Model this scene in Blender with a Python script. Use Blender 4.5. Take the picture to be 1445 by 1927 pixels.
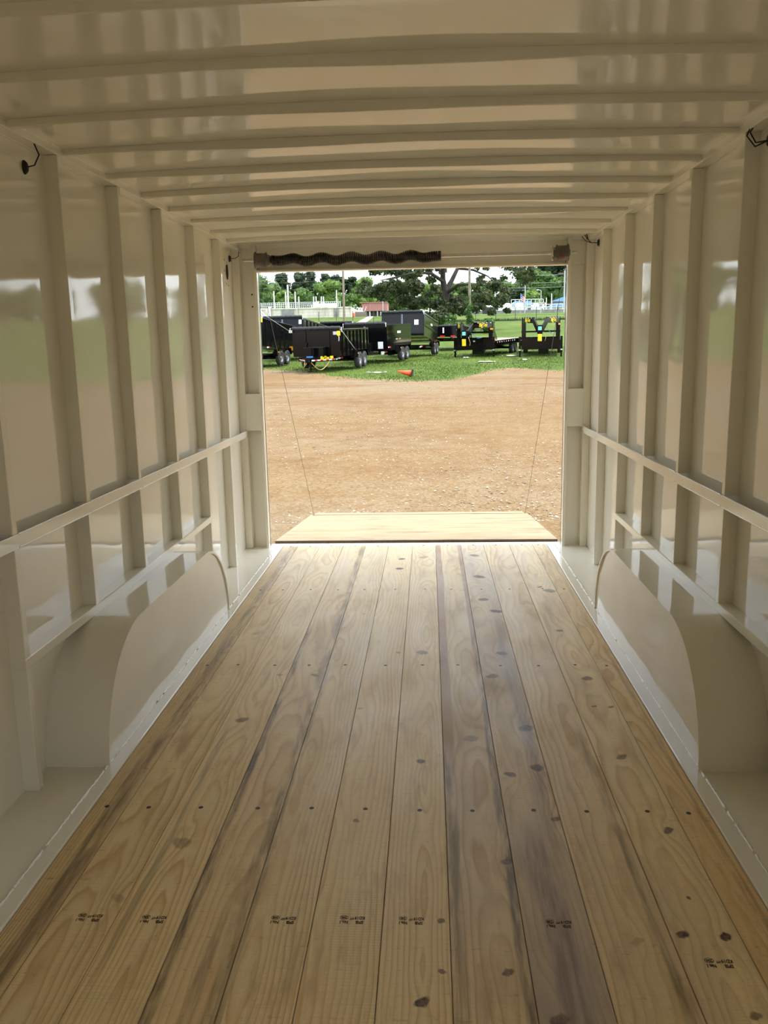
import bpy, math, random
import numpy as np
from mathutils import Matrix, Vector, Euler

# ---------------------------------------------------------------- clear
for o in list(bpy.data.objects):
    bpy.data.objects.remove(o, do_unlink=True)
S = bpy.context.scene
C = S.collection
PI = math.pi

# ---------------------------------------------------------------- camera
F_PX = 1579.26
cam_d = bpy.data.cameras.new('camera')
cam_d.sensor_fit = 'VERTICAL'
cam_d.sensor_height = 36.0
cam_d.lens = F_PX / 1927.0 * 36.0
cam_d.clip_start = 0.02
cam_d.clip_end = 2000
cam = bpy.data.objects.new('camera', cam_d)
C.objects.link(cam)
_M = Matrix(((0.99847587, -0.05446132, 0.00893827),
             (0.05176562, 0.98032004, 0.19050708),
             (-0.01913763, -0.18975403, 0.98164513)))      # columns: right, forward, up
_r, _f, _u = _M.col[0], _M.col[1], _M.col[2]
cam.matrix_world = Matrix(((_r.x, _u.x, -_f.x, 0), (_r.y, _u.y, -_f.y, 0), (_r.z, _u.z, -_f.z, 1.5154), (0, 0, 0, 1)))
S.camera = cam

# ---------------------------------------------------------------- view
S.view_settings.view_transform = 'Standard'
S.view_settings.look = 'None'
S.view_settings.gamma = 1.0
S.view_settings.use_curve_mapping = False
S.view_settings.exposure = 1.55
S.cycles.max_bounces = 6
S.cycles.diffuse_bounces = 5
S.cycles.glossy_bounces = 3
S.cycles.transmission_bounces = 1
S.cycles.transparent_max_bounces = 2
S.cycles.caustics_reflective = False
S.cycles.caustics_refractive = False
S.cycles.sample_clamp_indirect = 6.0
S.cycles.use_adaptive_sampling = True
S.cycles.adaptive_threshold = 0.09
S.cycles.adaptive_min_samples = 16

# ---------------------------------------------------------------- sky: hazy blue with thin cloud
W = bpy.data.worlds.new('sky')
S.world = W
W.use_nodes = True
nt = W.node_tree
nt.nodes.clear()
wo = nt.nodes.new('ShaderNodeOutputWorld')
bg = nt.nodes.new('ShaderNodeBackground')
sky = nt.nodes.new('ShaderNodeTexSky')
sky.sky_type = 'NISHITA'
sky.sun_disc = False
sky.sun_elevation = math.radians(66)
sky.sun_rotation = math.radians(90)
sky.air_density = 1.0
sky.dust_density = 2.0
tc = nt.nodes.new('ShaderNodeTexCoord')
mp = nt.nodes.new('ShaderNodeMapping')
mp.inputs['Scale'].default_value = (1.5, 1.5, 5.0)
no = nt.nodes.new('ShaderNodeTexNoise')
no.inputs['Scale'].default_value = 2.2
no.inputs['Detail'].default_value = 6
cr = nt.nodes.new('ShaderNodeValToRGB')
cr.color_ramp.elements[0].position = 0.35
cr.color_ramp.elements[0].color = (0.25, 0.25, 0.25, 1)
cr.color_ramp.elements[1].position = 0.62
cr.color_ramp.elements[1].color = (0.9, 0.9, 0.9, 1)
sk = nt.nodes.new('ShaderNodeMix')
sk.data_type = 'RGBA'
sc_ = nt.nodes.new('ShaderNodeVectorMath')
sc_.operation = 'SCALE'
sc_.inputs['Scale'].default_value = 0.15
nt.links.new(tc.outputs['Generated'], mp.inputs['Vector'])
nt.links.new(mp.outputs['Vector'], no.inputs['Vector'])
nt.links.new(no.outputs['Fac'], cr.inputs['Fac'])
nt.links.new(sky.outputs['Color'], sc_.inputs[0])
nt.links.new(cr.outputs['Color'], sk.inputs['Factor'])
nt.links.new(sc_.outputs['Vector'], sk.inputs['A'])
sk.inputs['B'].default_value = (1.0, 1.06, 1.10, 1)
nt.links.new(sk.outputs['Result'], bg.inputs['Color'])
bg.inputs['Strength'].default_value = 1.1
nt.links.new(bg.outputs['Background'], wo.inputs['Surface'])

# ---------------------------------------------------------------- sun: high, from the right
sun_d = bpy.data.lights.new('sun', 'SUN')
sun_d.energy = 1.4
sun_d.angle = math.radians(0.6)
sun_d.color = (1.0, 0.95, 0.86)
sun = bpy.data.objects.new('sun', sun_d)
C.objects.link(sun)
_to = Vector((0.42, 0.012, 0.90)).normalized()
sun.rotation_euler = _to.to_track_quat('Z', 'Y').to_euler()
sun.location = (20, 20, 40)


# ================================================================ helpers
class MB:
    """collects geometry, then links it as one mesh object"""
    def __init__(self):
        self.v = []
        self.f = []
        self.s = []

    def add(self, verts, faces, smooth=False, mat=None):
        b = len(self.v)
        if mat is not None:
            verts = [tuple(mat @ Vector(p)) for p in verts]
        self.v.extend([tuple(p) for p in verts])
        for q in faces:
            self.f.append([b + i for i in q])
            self.s.append(smooth)
        return self

    def box(self, x0, x1, y0, y1, z0, z1, mat=None):
        vs = [(x0, y0, z0), (x1, y0, z0), (x1, y1, z0), (x0, y1, z0), (x0, y0, z1), (x1, y0, z1), (x1, y1, z1), (x0, y1, z1)]
        return self.add(vs, [(0, 3, 2, 1), (4, 5, 6, 7), (0, 1, 5, 4), (1, 2, 6, 5), (2, 3, 7, 6), (3, 0, 4, 7)], False, mat)

    def bar(self, a, b, w, h, up=(0, 0, 1)):
        a, b = Vector(a), Vector(b)
        d = (b - a).normalized()
        u = Vector(up)
        s = d.cross(u)
        if s.length < 1e-5:
            s = d.cross(Vector((1, 0, 0)))
        s.normalize()
        u = s.cross(d)
        vs = []
        for p in (a, b):
            for i, j in ((-1, -1), (1, -1), (1, 1), (-1, 1)):
                vs.append(p + s * (i * w / 2) + u * (j * h / 2))
        return self.add(vs, [(0, 1, 2, 3), (7, 6, 5, 4), (0, 4, 5, 1), (1, 5, 6, 2), (2, 6, 7, 3), (3, 7, 4, 0)])

    def tube(self, pts, r, n=8, caps=True):
        pts = [Vector(p) for p in pts]
        rr = r if isinstance(r, (list, tuple)) else [r] * len(pts)
        vs, fs = [], []
        prev = None
        for i, p in enumerate(pts):
            d = (pts[min(i + 1, len(pts) - 1)] - pts[max(i - 1, 0)]).normalized()
            if prev is None:
                a = d.cross(Vector((0, 0, 1)))
                if a.length < 1e-3:
                    a = d.cross(Vector((1, 0, 0)))
            else:
                a = prev - d * prev.dot(d)
            a.normalize()
            prev = a
            b = d.cross(a)
            for k in range(n):
                t = 2 * PI * k / n
                vs.append(p + (a * math.cos(t) + b * math.sin(t)) * rr[i])
        for i in range(len(pts) - 1):
            for k in range(n):
                fs.append((i * n + k, i * n + (k + 1) % n, (i + 1) * n + (k + 1) % n, (i + 1) * n + k))
        self.add(vs, fs, True)
        if caps:
            m = len(pts) - 1
            self.add(vs[:n], [tuple(reversed(range(n)))])
            self.add(vs[m * n:], [tuple(range(n))])
        return self

    def lathe(self, prof, n=24, mat=None, smooth=True):
        """prof: (radius, x) pairs turned about the local X axis"""
        vs, fs = [], []
        for r, x in prof:
            for k in range(n):
                t = 2 * PI * k / n
                vs.append((x, r * math.cos(t), r * math.sin(t)))
        for i in range(len(prof) - 1):
            for k in range(n):
                fs.append((i * n + k, i * n + (k + 1) % n, (i + 1) * n + (k + 1) % n, (i + 1) * n + k))
        self.add(vs, fs, smooth, mat)
        return self

    def prism(self, poly, axis, a0, a1):
        """extrude a 2D polygon along axis 'x','y','z' from a0 to a1"""
        n = len(poly)
        def p3(p, a):
            return {'x': (a, p[0], p[1]), 'y': (p[0], a, p[1]), 'z': (p[0], p[1], a)}[axis]
        vs = [p3(p, a0) for p in poly] + [p3(p, a1) for p in poly]
        fs = [tuple(range(n)), tuple(reversed(range(n, 2 * n)))]
        for i in range(n):
            j = (i + 1) % n
            fs.append((i, i + n, j + n, j))
        return self.add(vs, fs)

    def sheet(self, fn, nu, nv, smooth=True):
        vs = [fn(i / nu, j / nv) for i in range(nu + 1) for j in range(nv + 1)]
        fs = [(i * (nv + 1) + j, (i + 1) * (nv + 1) + j, (i + 1) * (nv + 1) + j + 1, i * (nv + 1) + j + 1) for i in range(nu) for j in range(nv)]
        return self.add(vs, fs, smooth)

    def mesh(self, name, mat):
        me = bpy.data.meshes.new(name)
        me.from_pydata(self.v, [], self.f)
        me.polygons.foreach_set('use_smooth', self.s)
        if mat:
            me.materials.append(mat)
        me.update()
        return me

    def build(self, name, mat, parent=None, bevel=0.0, loc=None, fix=False):
        me = self.mesh(name, mat)
        if fix:
            fix_normals(me)
        return link(name, me, parent, bevel, loc)


def fix_normals(me):
    import bmesh
    b = bmesh.new()
    b.from_mesh(me)
    bmesh.ops.recalc_face_normals(b, faces=b.faces)
    b.to_mesh(me)
    b.free()


def link(name, me, parent=None, bevel=0.0, loc=None):
    o = bpy.data.objects.new(name, me)
    C.objects.link(o)
    if parent:
        o.parent = parent
    if loc:
        o.location = loc
    if bevel:
        m = o.modifiers.new('bevel', 'BEVEL')
        m.width = bevel
        m.segments = 2
        m.limit_method = 'ANGLE'
    return o


def tag(o, label=None, cat=None, group=None, kind=None):
    if label:
        o['label'] = label
    if cat:
        o['category'] = cat
    if group:
        o['group'] = group
    if kind:
        o['kind'] = kind
    return o


def empty(name, loc=(0, 0, 0), rz=0.0):
    o = bpy.data.objects.new(name, None)
    C.objects.link(o)
    o.location = loc
    o.rotation_euler = (0, 0, rz)
    o.empty_display_size = 0.1
    return o


def text_mesh(name, body, size, mat, extrude=0.0008, offset=0.0, shear=0.0, spacing=1.0, align='CENTER'):
    cu = bpy.data.curves.new(name, 'FONT')
    cu.body = body
    cu.size = size
    cu.extrude = extrude
    cu.offset = offset
    cu.shear = shear
    cu.space_character = spacing
    cu.align_x = align
    cu.align_y = 'CENTER'
    cu.resolution_u = 3
    o = bpy.data.objects.new(name, cu)
    me = bpy.data.meshes.new_from_object(o)
    me.materials.clear()
    me.materials.append(mat)
    bpy.data.objects.remove(o)
    bpy.data.curves.remove(cu)
    me.name = name
    return me


# ---------------------------------------------------------------- material helpers
class NT:
    def __init__(self, name):
        self.m = bpy.data.materials.new(name)
        self.m.use_nodes = True
        self.t = self.m.node_tree
        self.t.nodes.clear()
        self.out = self.t.nodes.new('ShaderNodeOutputMaterial')
        self.b = self.t.nodes.new('ShaderNodeBsdfPrincipled')
        self.t.links.new(self.b.outputs['BSDF'], self.out.inputs['Surface'])

    def set(self, node, key, val):
        if val is None:
            return
        if isinstance(val, bpy.types.NodeSocket):
            self.t.links.new(val, node.inputs[key])
        else:
            s = node.inputs[key]
            if s.type == 'RGBA' and len(val) == 3:
                val = (*val, 1)
            s.default_value = val

    def p(self, **kw):
        for k, v in kw.items():
            self.set(self.b, {'color': 'Base Color', 'rough': 'Roughness', 'metal': 'Metallic', 'spec': 'Specular IOR Level', 'normal': 'Normal', 'coat': 'Coat Weight', 'coat_rough': 'Coat Roughness', 'emit': 'Emission Color', 'emit_s': 'Emission Strength', 'ior': 'IOR'}[k], v)
        return self.m

    def math(self, op, a, b=None, c=None, clamp=False):
        n = self.t.nodes.new('ShaderNodeMath')
        n.operation = op
        n.use_clamp = clamp
        for i, x in enumerate((a, b, c)):
            if x is not None:
                self.set(n, i, x)
        return n.outputs[0]

    def coord(self, kind='Object'):
        return self.t.nodes.new('ShaderNodeTexCoord').outputs[kind]

    def pos(self):
        return self.t.nodes.new('ShaderNodeNewGeometry').outputs['Position']

    def sep(self, v):
        n = self.t.nodes.new('ShaderNodeSeparateXYZ')
        self.set(n, 0, v)
        return n.outputs

    def comb(self, x, y, z):
        n = self.t.nodes.new('ShaderNodeCombineXYZ')
        for i, q in enumerate((x, y, z)):
            self.set(n, i, q)
        return n.outputs[0]

    def mapv(self, v, scale=(1, 1, 1), loc=(0, 0, 0)):
        n = self.t.nodes.new('ShaderNodeMapping')
        self.set(n, 'Vector', v)
        n.inputs['Scale'].default_value = scale
        n.inputs['Location'].default_value = loc
        return n.outputs[0]

    def noise(self, v, scale=1.0, detail=2.0, rough=0.5, dist=0.0, color=False):
        n = self.t.nodes.new('ShaderNodeTexNoise')
        self.set(n, 'Vector', v)
        n.inputs['Scale'].default_value = scale
        n.inputs['Detail'].default_value = detail
        n.inputs['Roughness'].default_value = rough
        n.inputs['Distortion'].default_value = dist
        return n.outputs['Color' if color else 'Fac']

    def voro(self, v, scale=1.0, out='Distance', feature='F1', rnd=1.0):
        n = self.t.nodes.new('ShaderNodeTexVoronoi')
        n.feature = feature
        self.set(n, 'Vector', v)
        n.inputs['Scale'].default_value = scale
        n.inputs['Randomness'].default_value = rnd
        return n.outputs[out]

    def ramp(self, f, stops, interp='LINEAR'):
        n = self.t.nodes.new('ShaderNodeValToRGB')
        r = n.color_ramp
        r.interpolation = interp
        while len(r.elements) < len(stops):
            r.elements.new(0.5)
        for e, (p, c) in zip(r.elements, stops):
            e.position = p
            e.color = (*c, 1) if hasattr(c, '__len__') and len(c) == 3 else (c, c, c, 1)
        self.set(n, 'Fac', f)
        return n.outputs['Color']

    def mr(self, f, a, b, c=0.0, d=1.0, smooth=False):
        n = self.t.nodes.new('ShaderNodeMapRange')
        if smooth:
            n.interpolation_type = 'SMOOTHSTEP'
        self.set(n, 'Value', f)
        for k, x in zip(('From Min', 'From Max', 'To Min', 'To Max'), (a, b, c, d)):
            self.set(n, k, x)
        return n.outputs[0]

    def mix(self, f, a, b, mode='MIX'):
        n = self.t.nodes.new('ShaderNodeMix')
        n.data_type = 'RGBA'
        n.blend_type = mode
        self.set(n, 'Factor', f)
        for k, x in (('A', a), ('B', b)):
            s = [q for q in n.inputs if q.name == k and q.type == 'RGBA'][0]
            if isinstance(x, bpy.types.NodeSocket):
                self.t.links.new(x, s)
            else:
                s.default_value = (*x, 1) if len(x) == 3 else x
        return [q for q in n.outputs if q.type == 'RGBA'][0]

    def bump(self, h, strength=0.3, dist=0.01, normal=None):
        n = self.t.nodes.new('ShaderNodeBump')
        n.inputs['Strength'].default_value = strength
        n.inputs['Distance'].default_value = dist
        self.set(n, 'Height', h)
        if normal is not None:
            self.set(n, 'Normal', normal)
        return n.outputs[0]


def plain(name, color, rough=0.5, metal=0.0, var=0.12, scale=8.0, spec=0.5, coat=0.0, bump=0.0):
    n = NT(name)
    v = n.noise(n.coord(), scale, 4, 0.6)
    dark = tuple(c * (1 - var) for c in color)
    light = tuple(min(1, c * (1 + var)) for c in color)
    col = n.ramp(v, [(0.3, dark), (0.7, light)])
    n.p(color=col, rough=n.mr(v, 0.3, 0.7, rough * 0.9, min(1, rough * 1.1)), metal=metal, spec=spec, coat=coat)
    if bump:
        n.p(normal=n.bump(v, bump, 0.004))
    return n.m


MAT = {}
# white gloss enamel on steel: faint orange-peel and a little dust
n = NT('ivory_enamel')
du = n.noise(n.coord(), 3.0, 1, 0.5)
n.p(color=n.ramp(du, [(0.3, (0.828, 0.793, 0.690)), (0.7, (0.848, 0.814, 0.712))]), rough=n.mr(du, 0.35, 0.7, 0.045, 0.08), spec=0.6)
MAT['enamel'] = n.m
n = NT('weld_highlight_paint')
pk = n.noise(n.coord(), 160, 2)
n.p(color=n.ramp(pk, [(0.3, (0.88, 0.87, 0.82)), (0.7, (0.92, 0.91, 0.87))]), rough=0.12, normal=n.bump(pk, 0.5, 0.004))  # lighter than the enamel: bead highlights are put into the colour
MAT['weld'] = n.m
MAT['steel'] = plain('galvanised_steel', (0.55, 0.54, 0.52), 0.3, 0.9, 0.15, 20)
MAT['cast'] = plain('cast_aluminium', (0.12, 0.105, 0.09), 0.45, 0.3, 0.15, 30)
MAT['spring'] = plain('oiled_spring_steel', (0.018, 0.014, 0.011), 0.35, 0.4, 0.3, 40)
MAT['black_rubber'] = plain('black_rubber', (0.012, 0.012, 0.012), 0.6, 0, 0.2, 30)
MAT['dark_hole'] = plain('dark_recess', (0.01, 0.009, 0.008), 0.8, 0, 0.2, 30)  # flat dark tone standing in for the darkness inside holes and gaps
MAT['screw'] = plain('dark_screw', (0.03, 0.024, 0.018), 0.5, 0.5, 0.3, 60)
MAT['ink'] = plain('stamp_ink', (0.05, 0.035, 0.025), 0.8, 0, 0.4, 120)
MAT['aluminium'] = plain('bright_aluminium', (0.80, 0.81, 0.82), 0.35, 0.5, 0.06, 12)
MAT['red_tag'] = plain('red_marking', (0.55, 0.06, 0.03), 0.5)


# ---------------------------------------------------------------- planks: one pine material per plank
def wood(name, seed, pale, late, x0=0.0, u0=0.02, slope=0.012, freq=85.0, knots=(), stains=(), grey=0.0, dirt=0.5, half=0.092):
    """pine board in its own coordinates: x across, y along. knots (x, y, r, darkness); stains (x centre, half width, y0, y1, strength, colour)"""
    n = NT(name)
    pr_ = 0.93 * (pale[0] / 0.69) ** 0.55
    pale = (pr_, pr_ * 0.785 * (pale[1] / pale[0] / 0.712) ** 0.6, pr_ * 0.43 * (pale[2] / pale[0] / 0.415) ** 0.6)
    late = (late[0] * 1.25, late[1] * 1.4, late[2] * 1.35)
    P = n.coord()
    s = n.sep(P)
    x, y = s[0], s[1]
    wob = n.noise(n.mapv(P, (3.0, 0.9, 1), (seed * 3.1, seed * 1.7, 0)), 1.0, 2, 0.5)
    wob2 = n.noise(n.mapv(P, (14, 2.2, 1), (seed * 1.3, seed, 0)), 1.0, 2, 0.5)
    u = n.math('ADD', n.math('MULTIPLY_ADD', y, slope, u0), n.math('MULTIPLY', n.math('SUBTRACT', wob, 0.5), 0.16))
    dx = n.math('SUBTRACT', x, x0)
    r = n.math('SQRT', n.math('ADD', n.math('MULTIPLY', dx, dx), n.math('MULTIPLY', u, u)))
    r = n.math('MULTIPLY_ADD', n.math('SUBTRACT', wob2, 0.5), 0.022, r)
    kd = None          # knot darkness
    kw = n.noise(n.mapv(P, (38, 26, 1), (seed, seed, 0)), 1.0, 3, 0.6, 0, True)
    kws = n.sep(kw)
    kx_, ky_ = n.math('MULTIPLY_ADD', n.math('SUBTRACT', kws[0], 0.5), 0.020, x), n.math('MULTIPLY_ADD', n.math('SUBTRACT', kws[1], 0.5), 0.030, y)
    kr = None          # halo
    for (kx, ky, kr_, kdark) in knots:
        ax = n.math('DIVIDE', n.math('SUBTRACT', x, kx), kr_)
        ay = n.math('DIVIDE', n.math('SUBTRACT', y, ky), kr_ * 1.35)
        if kr_ >= 0.013:
          far = n.math('EXPONENT', n.math('MULTIPLY', n.math('ADD', n.math('MULTIPLY', ax, ax), n.math('MULTIPLY', n.math('MULTIPLY', ay, ay), 0.22)), -0.28))
          r = n.math('MULTIPLY_ADD', far, kr_ * 1.15, r)
        tl = 0.45 * math.sin(kx * 97 + ky * 31)
        bx = n.math('SUBTRACT', kx_, kx)
        by = n.math('SUBTRACT', ky_, ky)
        bx = n.math('DIVIDE', n.math('MULTIPLY_ADD', by, tl, bx), kr_ * 1.15)
        by = n.math('DIVIDE', by, kr_ * 1.1)
        d2 = n.math('ADD', n.math('MULTIPLY', bx, bx), n.math('MULTIPLY', by, by))
        core = n.math('MULTIPLY', n.mr(d2, 0.45, 1.5, 1.0, 0.0, True), kdark)
        kd = core if kd is None else n.math('MAXIMUM', kd, core)
    fib = n.noise(n.mapv(P, (230, 5, 1), (seed, 0, 0)), 1.0, 3, 0.6)
    ph = n.math('FRACT', n.math('MULTIPLY_ADD', fib, 0.10, n.math('MULTIPLY', r, freq)))
    late = tuple((0.74 * b + 0.26 * a) * q_ for a, b, q_ in zip(pale, late, (1.06, 0.97, 0.82)))
    mid = tuple(0.62 * a + 0.38 * b for a, b in zip(pale, late))
    col = n.ramp(ph, [(0.0, pale), (0.30, tuple(a * 0.99 for a in pale)), (0.62, mid), (0.84, late), (0.93, mid), (1.0, pale)])
    # rings vary in strength across the board
    vis = n.mr(n.noise(n.mapv(P, (7, 0.8, 1), (0, seed * 2.3, 0)), 1.0, 2), 0.36, 0.60, 0.35, 1.0)
    col = n.mix(vis, pale, col)
    col = n.mix(n.mr(fib, 0.35, 0.75, 0.0, 0.26), col, tuple(c * 0.68 for c in pale))
    # coarse planer marks across the grain
    wv = n.math('MULTIPLY_ADD', n.math('SINE', n.math('MULTIPLY', y, 620.0)), 0.5, 0.5)
    wm = n.mr(n.noise(n.mapv(P, (2.5, 1.6, 1), (seed, seed, 0)), 1.0, 2), 0.56, 0.68, 0.0, 0.30)
    col = n.mix(n.math('MULTIPLY', wv, wm), col, tuple(c * 0.55 for c in pale))
    # saw chatter and scuffing across the grain, at several sizes
    ch = n.noise(n.mapv(P, (5, 150, 1), (seed, seed * 3, 0)), 1.0, 4, 0.7)
    col = n.mix(n.mr(ch, 0.50, 0.74, 0.0, 0.30), col, tuple(c * 0.55 for c in pale))
    lg = n.noise(n.mapv(P, (16, 3.0, 1), (seed * 2, 1, 0)), 1.0, 4, 0.7)
    col = n.mix(n.mr(lg, 0.52, 0.68, 0.0, 0.55), col, tuple(c * d_ for c, d_ in zip(pale, (0.62, 0.52, 0.42))))
    # ground-in dirt and scuffs
    di = n.noise(n.mapv(P, (9, 1.8, 1), (seed * 5, seed * 2, 0)), 1.0, 4, 0.68)
    col = n.mix(n.mr(di, 0.54, 0.78, 0.0, dirt), col, (0.42, 0.29, 0.16))
    sc = n.noise(n.mapv(P, (26, 60, 1), (seed, 0, 0)), 1.0, 4, 0.7)
    col = n.mix(n.mr(sc, 0.60, 0.76, 0.0, 0.9 * dirt), col, (0.13, 0.095, 0.06))
    if grey:
        gm = n.mr(n.noise(n.mapv(P, (5, 0.9, 1), (seed * 7, 0, 0)), 1.0, 4, 0.6), 0.38, 0.66, 0.0, grey)
        col = n.mix(gm, col, (0.37, 0.31, 0.28))
    if stains:
        e = n.noise(n.mapv(P, (20, 1.6, 1), (seed * 9, 3, 0)), 1.0, 3, 0.65)
        brk = n.noise(n.mapv(P, (30, 2.6, 1), (seed * 4, 8, 0)), 1.0, 3, 0.7)
    for (cx_, hw, ya, yb, st, sc_col) in stains:
        e2 = n.math('MULTIPLY_ADD', n.math('SUBTRACT', e, 0.5), hw * (1.1 if st > 0.86 else 2.4), n.math('ABSOLUTE', n.math('SUBTRACT', x, cx_)))
        m1 = n.mr(e2, hw * 0.8, hw * 1.05, 1.0, 0.0, True) if st > 0.86 else n.math('MULTIPLY', n.mr(e2, hw * 0.35, hw * 1.1, 1.0, 0.0, True), n.mr(brk, 0.36, 0.60, 0.12, 1.0))
        m2 = n.math('MULTIPLY', n.mr(y, ya - 0.15, ya + 0.15, 0, 1, True), n.mr(y, yb - 0.15, yb + 0.15, 1, 0, True))
        col = n.mix(n.math('MULTIPLY', n.math('MULTIPLY', m1, m2), st), col, sc_col)
    # pale yard dust tracked in over the rear half
    du = n.noise(n.mapv(P, (4, 1.1, 1), (seed * 11, 5, 0)), 1.0, 4, 0.7)
    dm_ = n.math('MULTIPLY', n.mr(y, 2.4, 5.2, 0.0, 1.0, True), n.mr(du, 0.36, 0.66, 0.05, 0.42))
    col = n.mix(dm_, col, (0.68, 0.59, 0.45))
    if kd is not None:
        kn = n.noise(n.mapv(P, (90, 60, 1)), 1.0, 3)
        kcol = n.ramp(kn, [(0.35, (0.028, 0.015, 0.008)), (0.62, (0.20, 0.105, 0.05))])
        col = n.mix(kd, col, kcol)
    # darkened arris at both long edges
    ed = n.mr(n.math('ABSOLUTE', x), half - 0.003, half, 0.0, 0.3)
    col = n.mix(ed, col, (0.12, 0.08, 0.045))
    n.p(color=col, rough=n.mr(di, 0.3, 0.7, 0.42, 0.62), spec=0.42, normal=n.bump(fib, 0.2, 0.0008))
    return n.m


# ================================================================ the trailer body (setting)
XL, XR = -1.392, 1.150          # inner faces of the wall posts
DP = 0.055                      # post depth
SL, SR = XL - DP, XR + DP       # wall sheet faces
YF, YR = -1.30, 6.40            # front wall, rear frame
ZT = 2.262                      # underside of the top rail
X1, PW = -1.0441, 0.184
WL, WR = -1.159, 0.9076         # edges of the wooden deck
rnd = random.Random(7)


def ripple(a, b, ph):
    """slow oil-canning of thin sheet metal, metres"""
    return 0.0006 * math.sin(a * 10.0 + ph) * math.sin(b * 5.1 + ph * 1.7) + 0.0003 * math.sin(b * 14.0 + 1.6 * math.sin(a * 10 + ph)) + 0.00012 * math.sin(a * 20 + b * 3 + ph)


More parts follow.
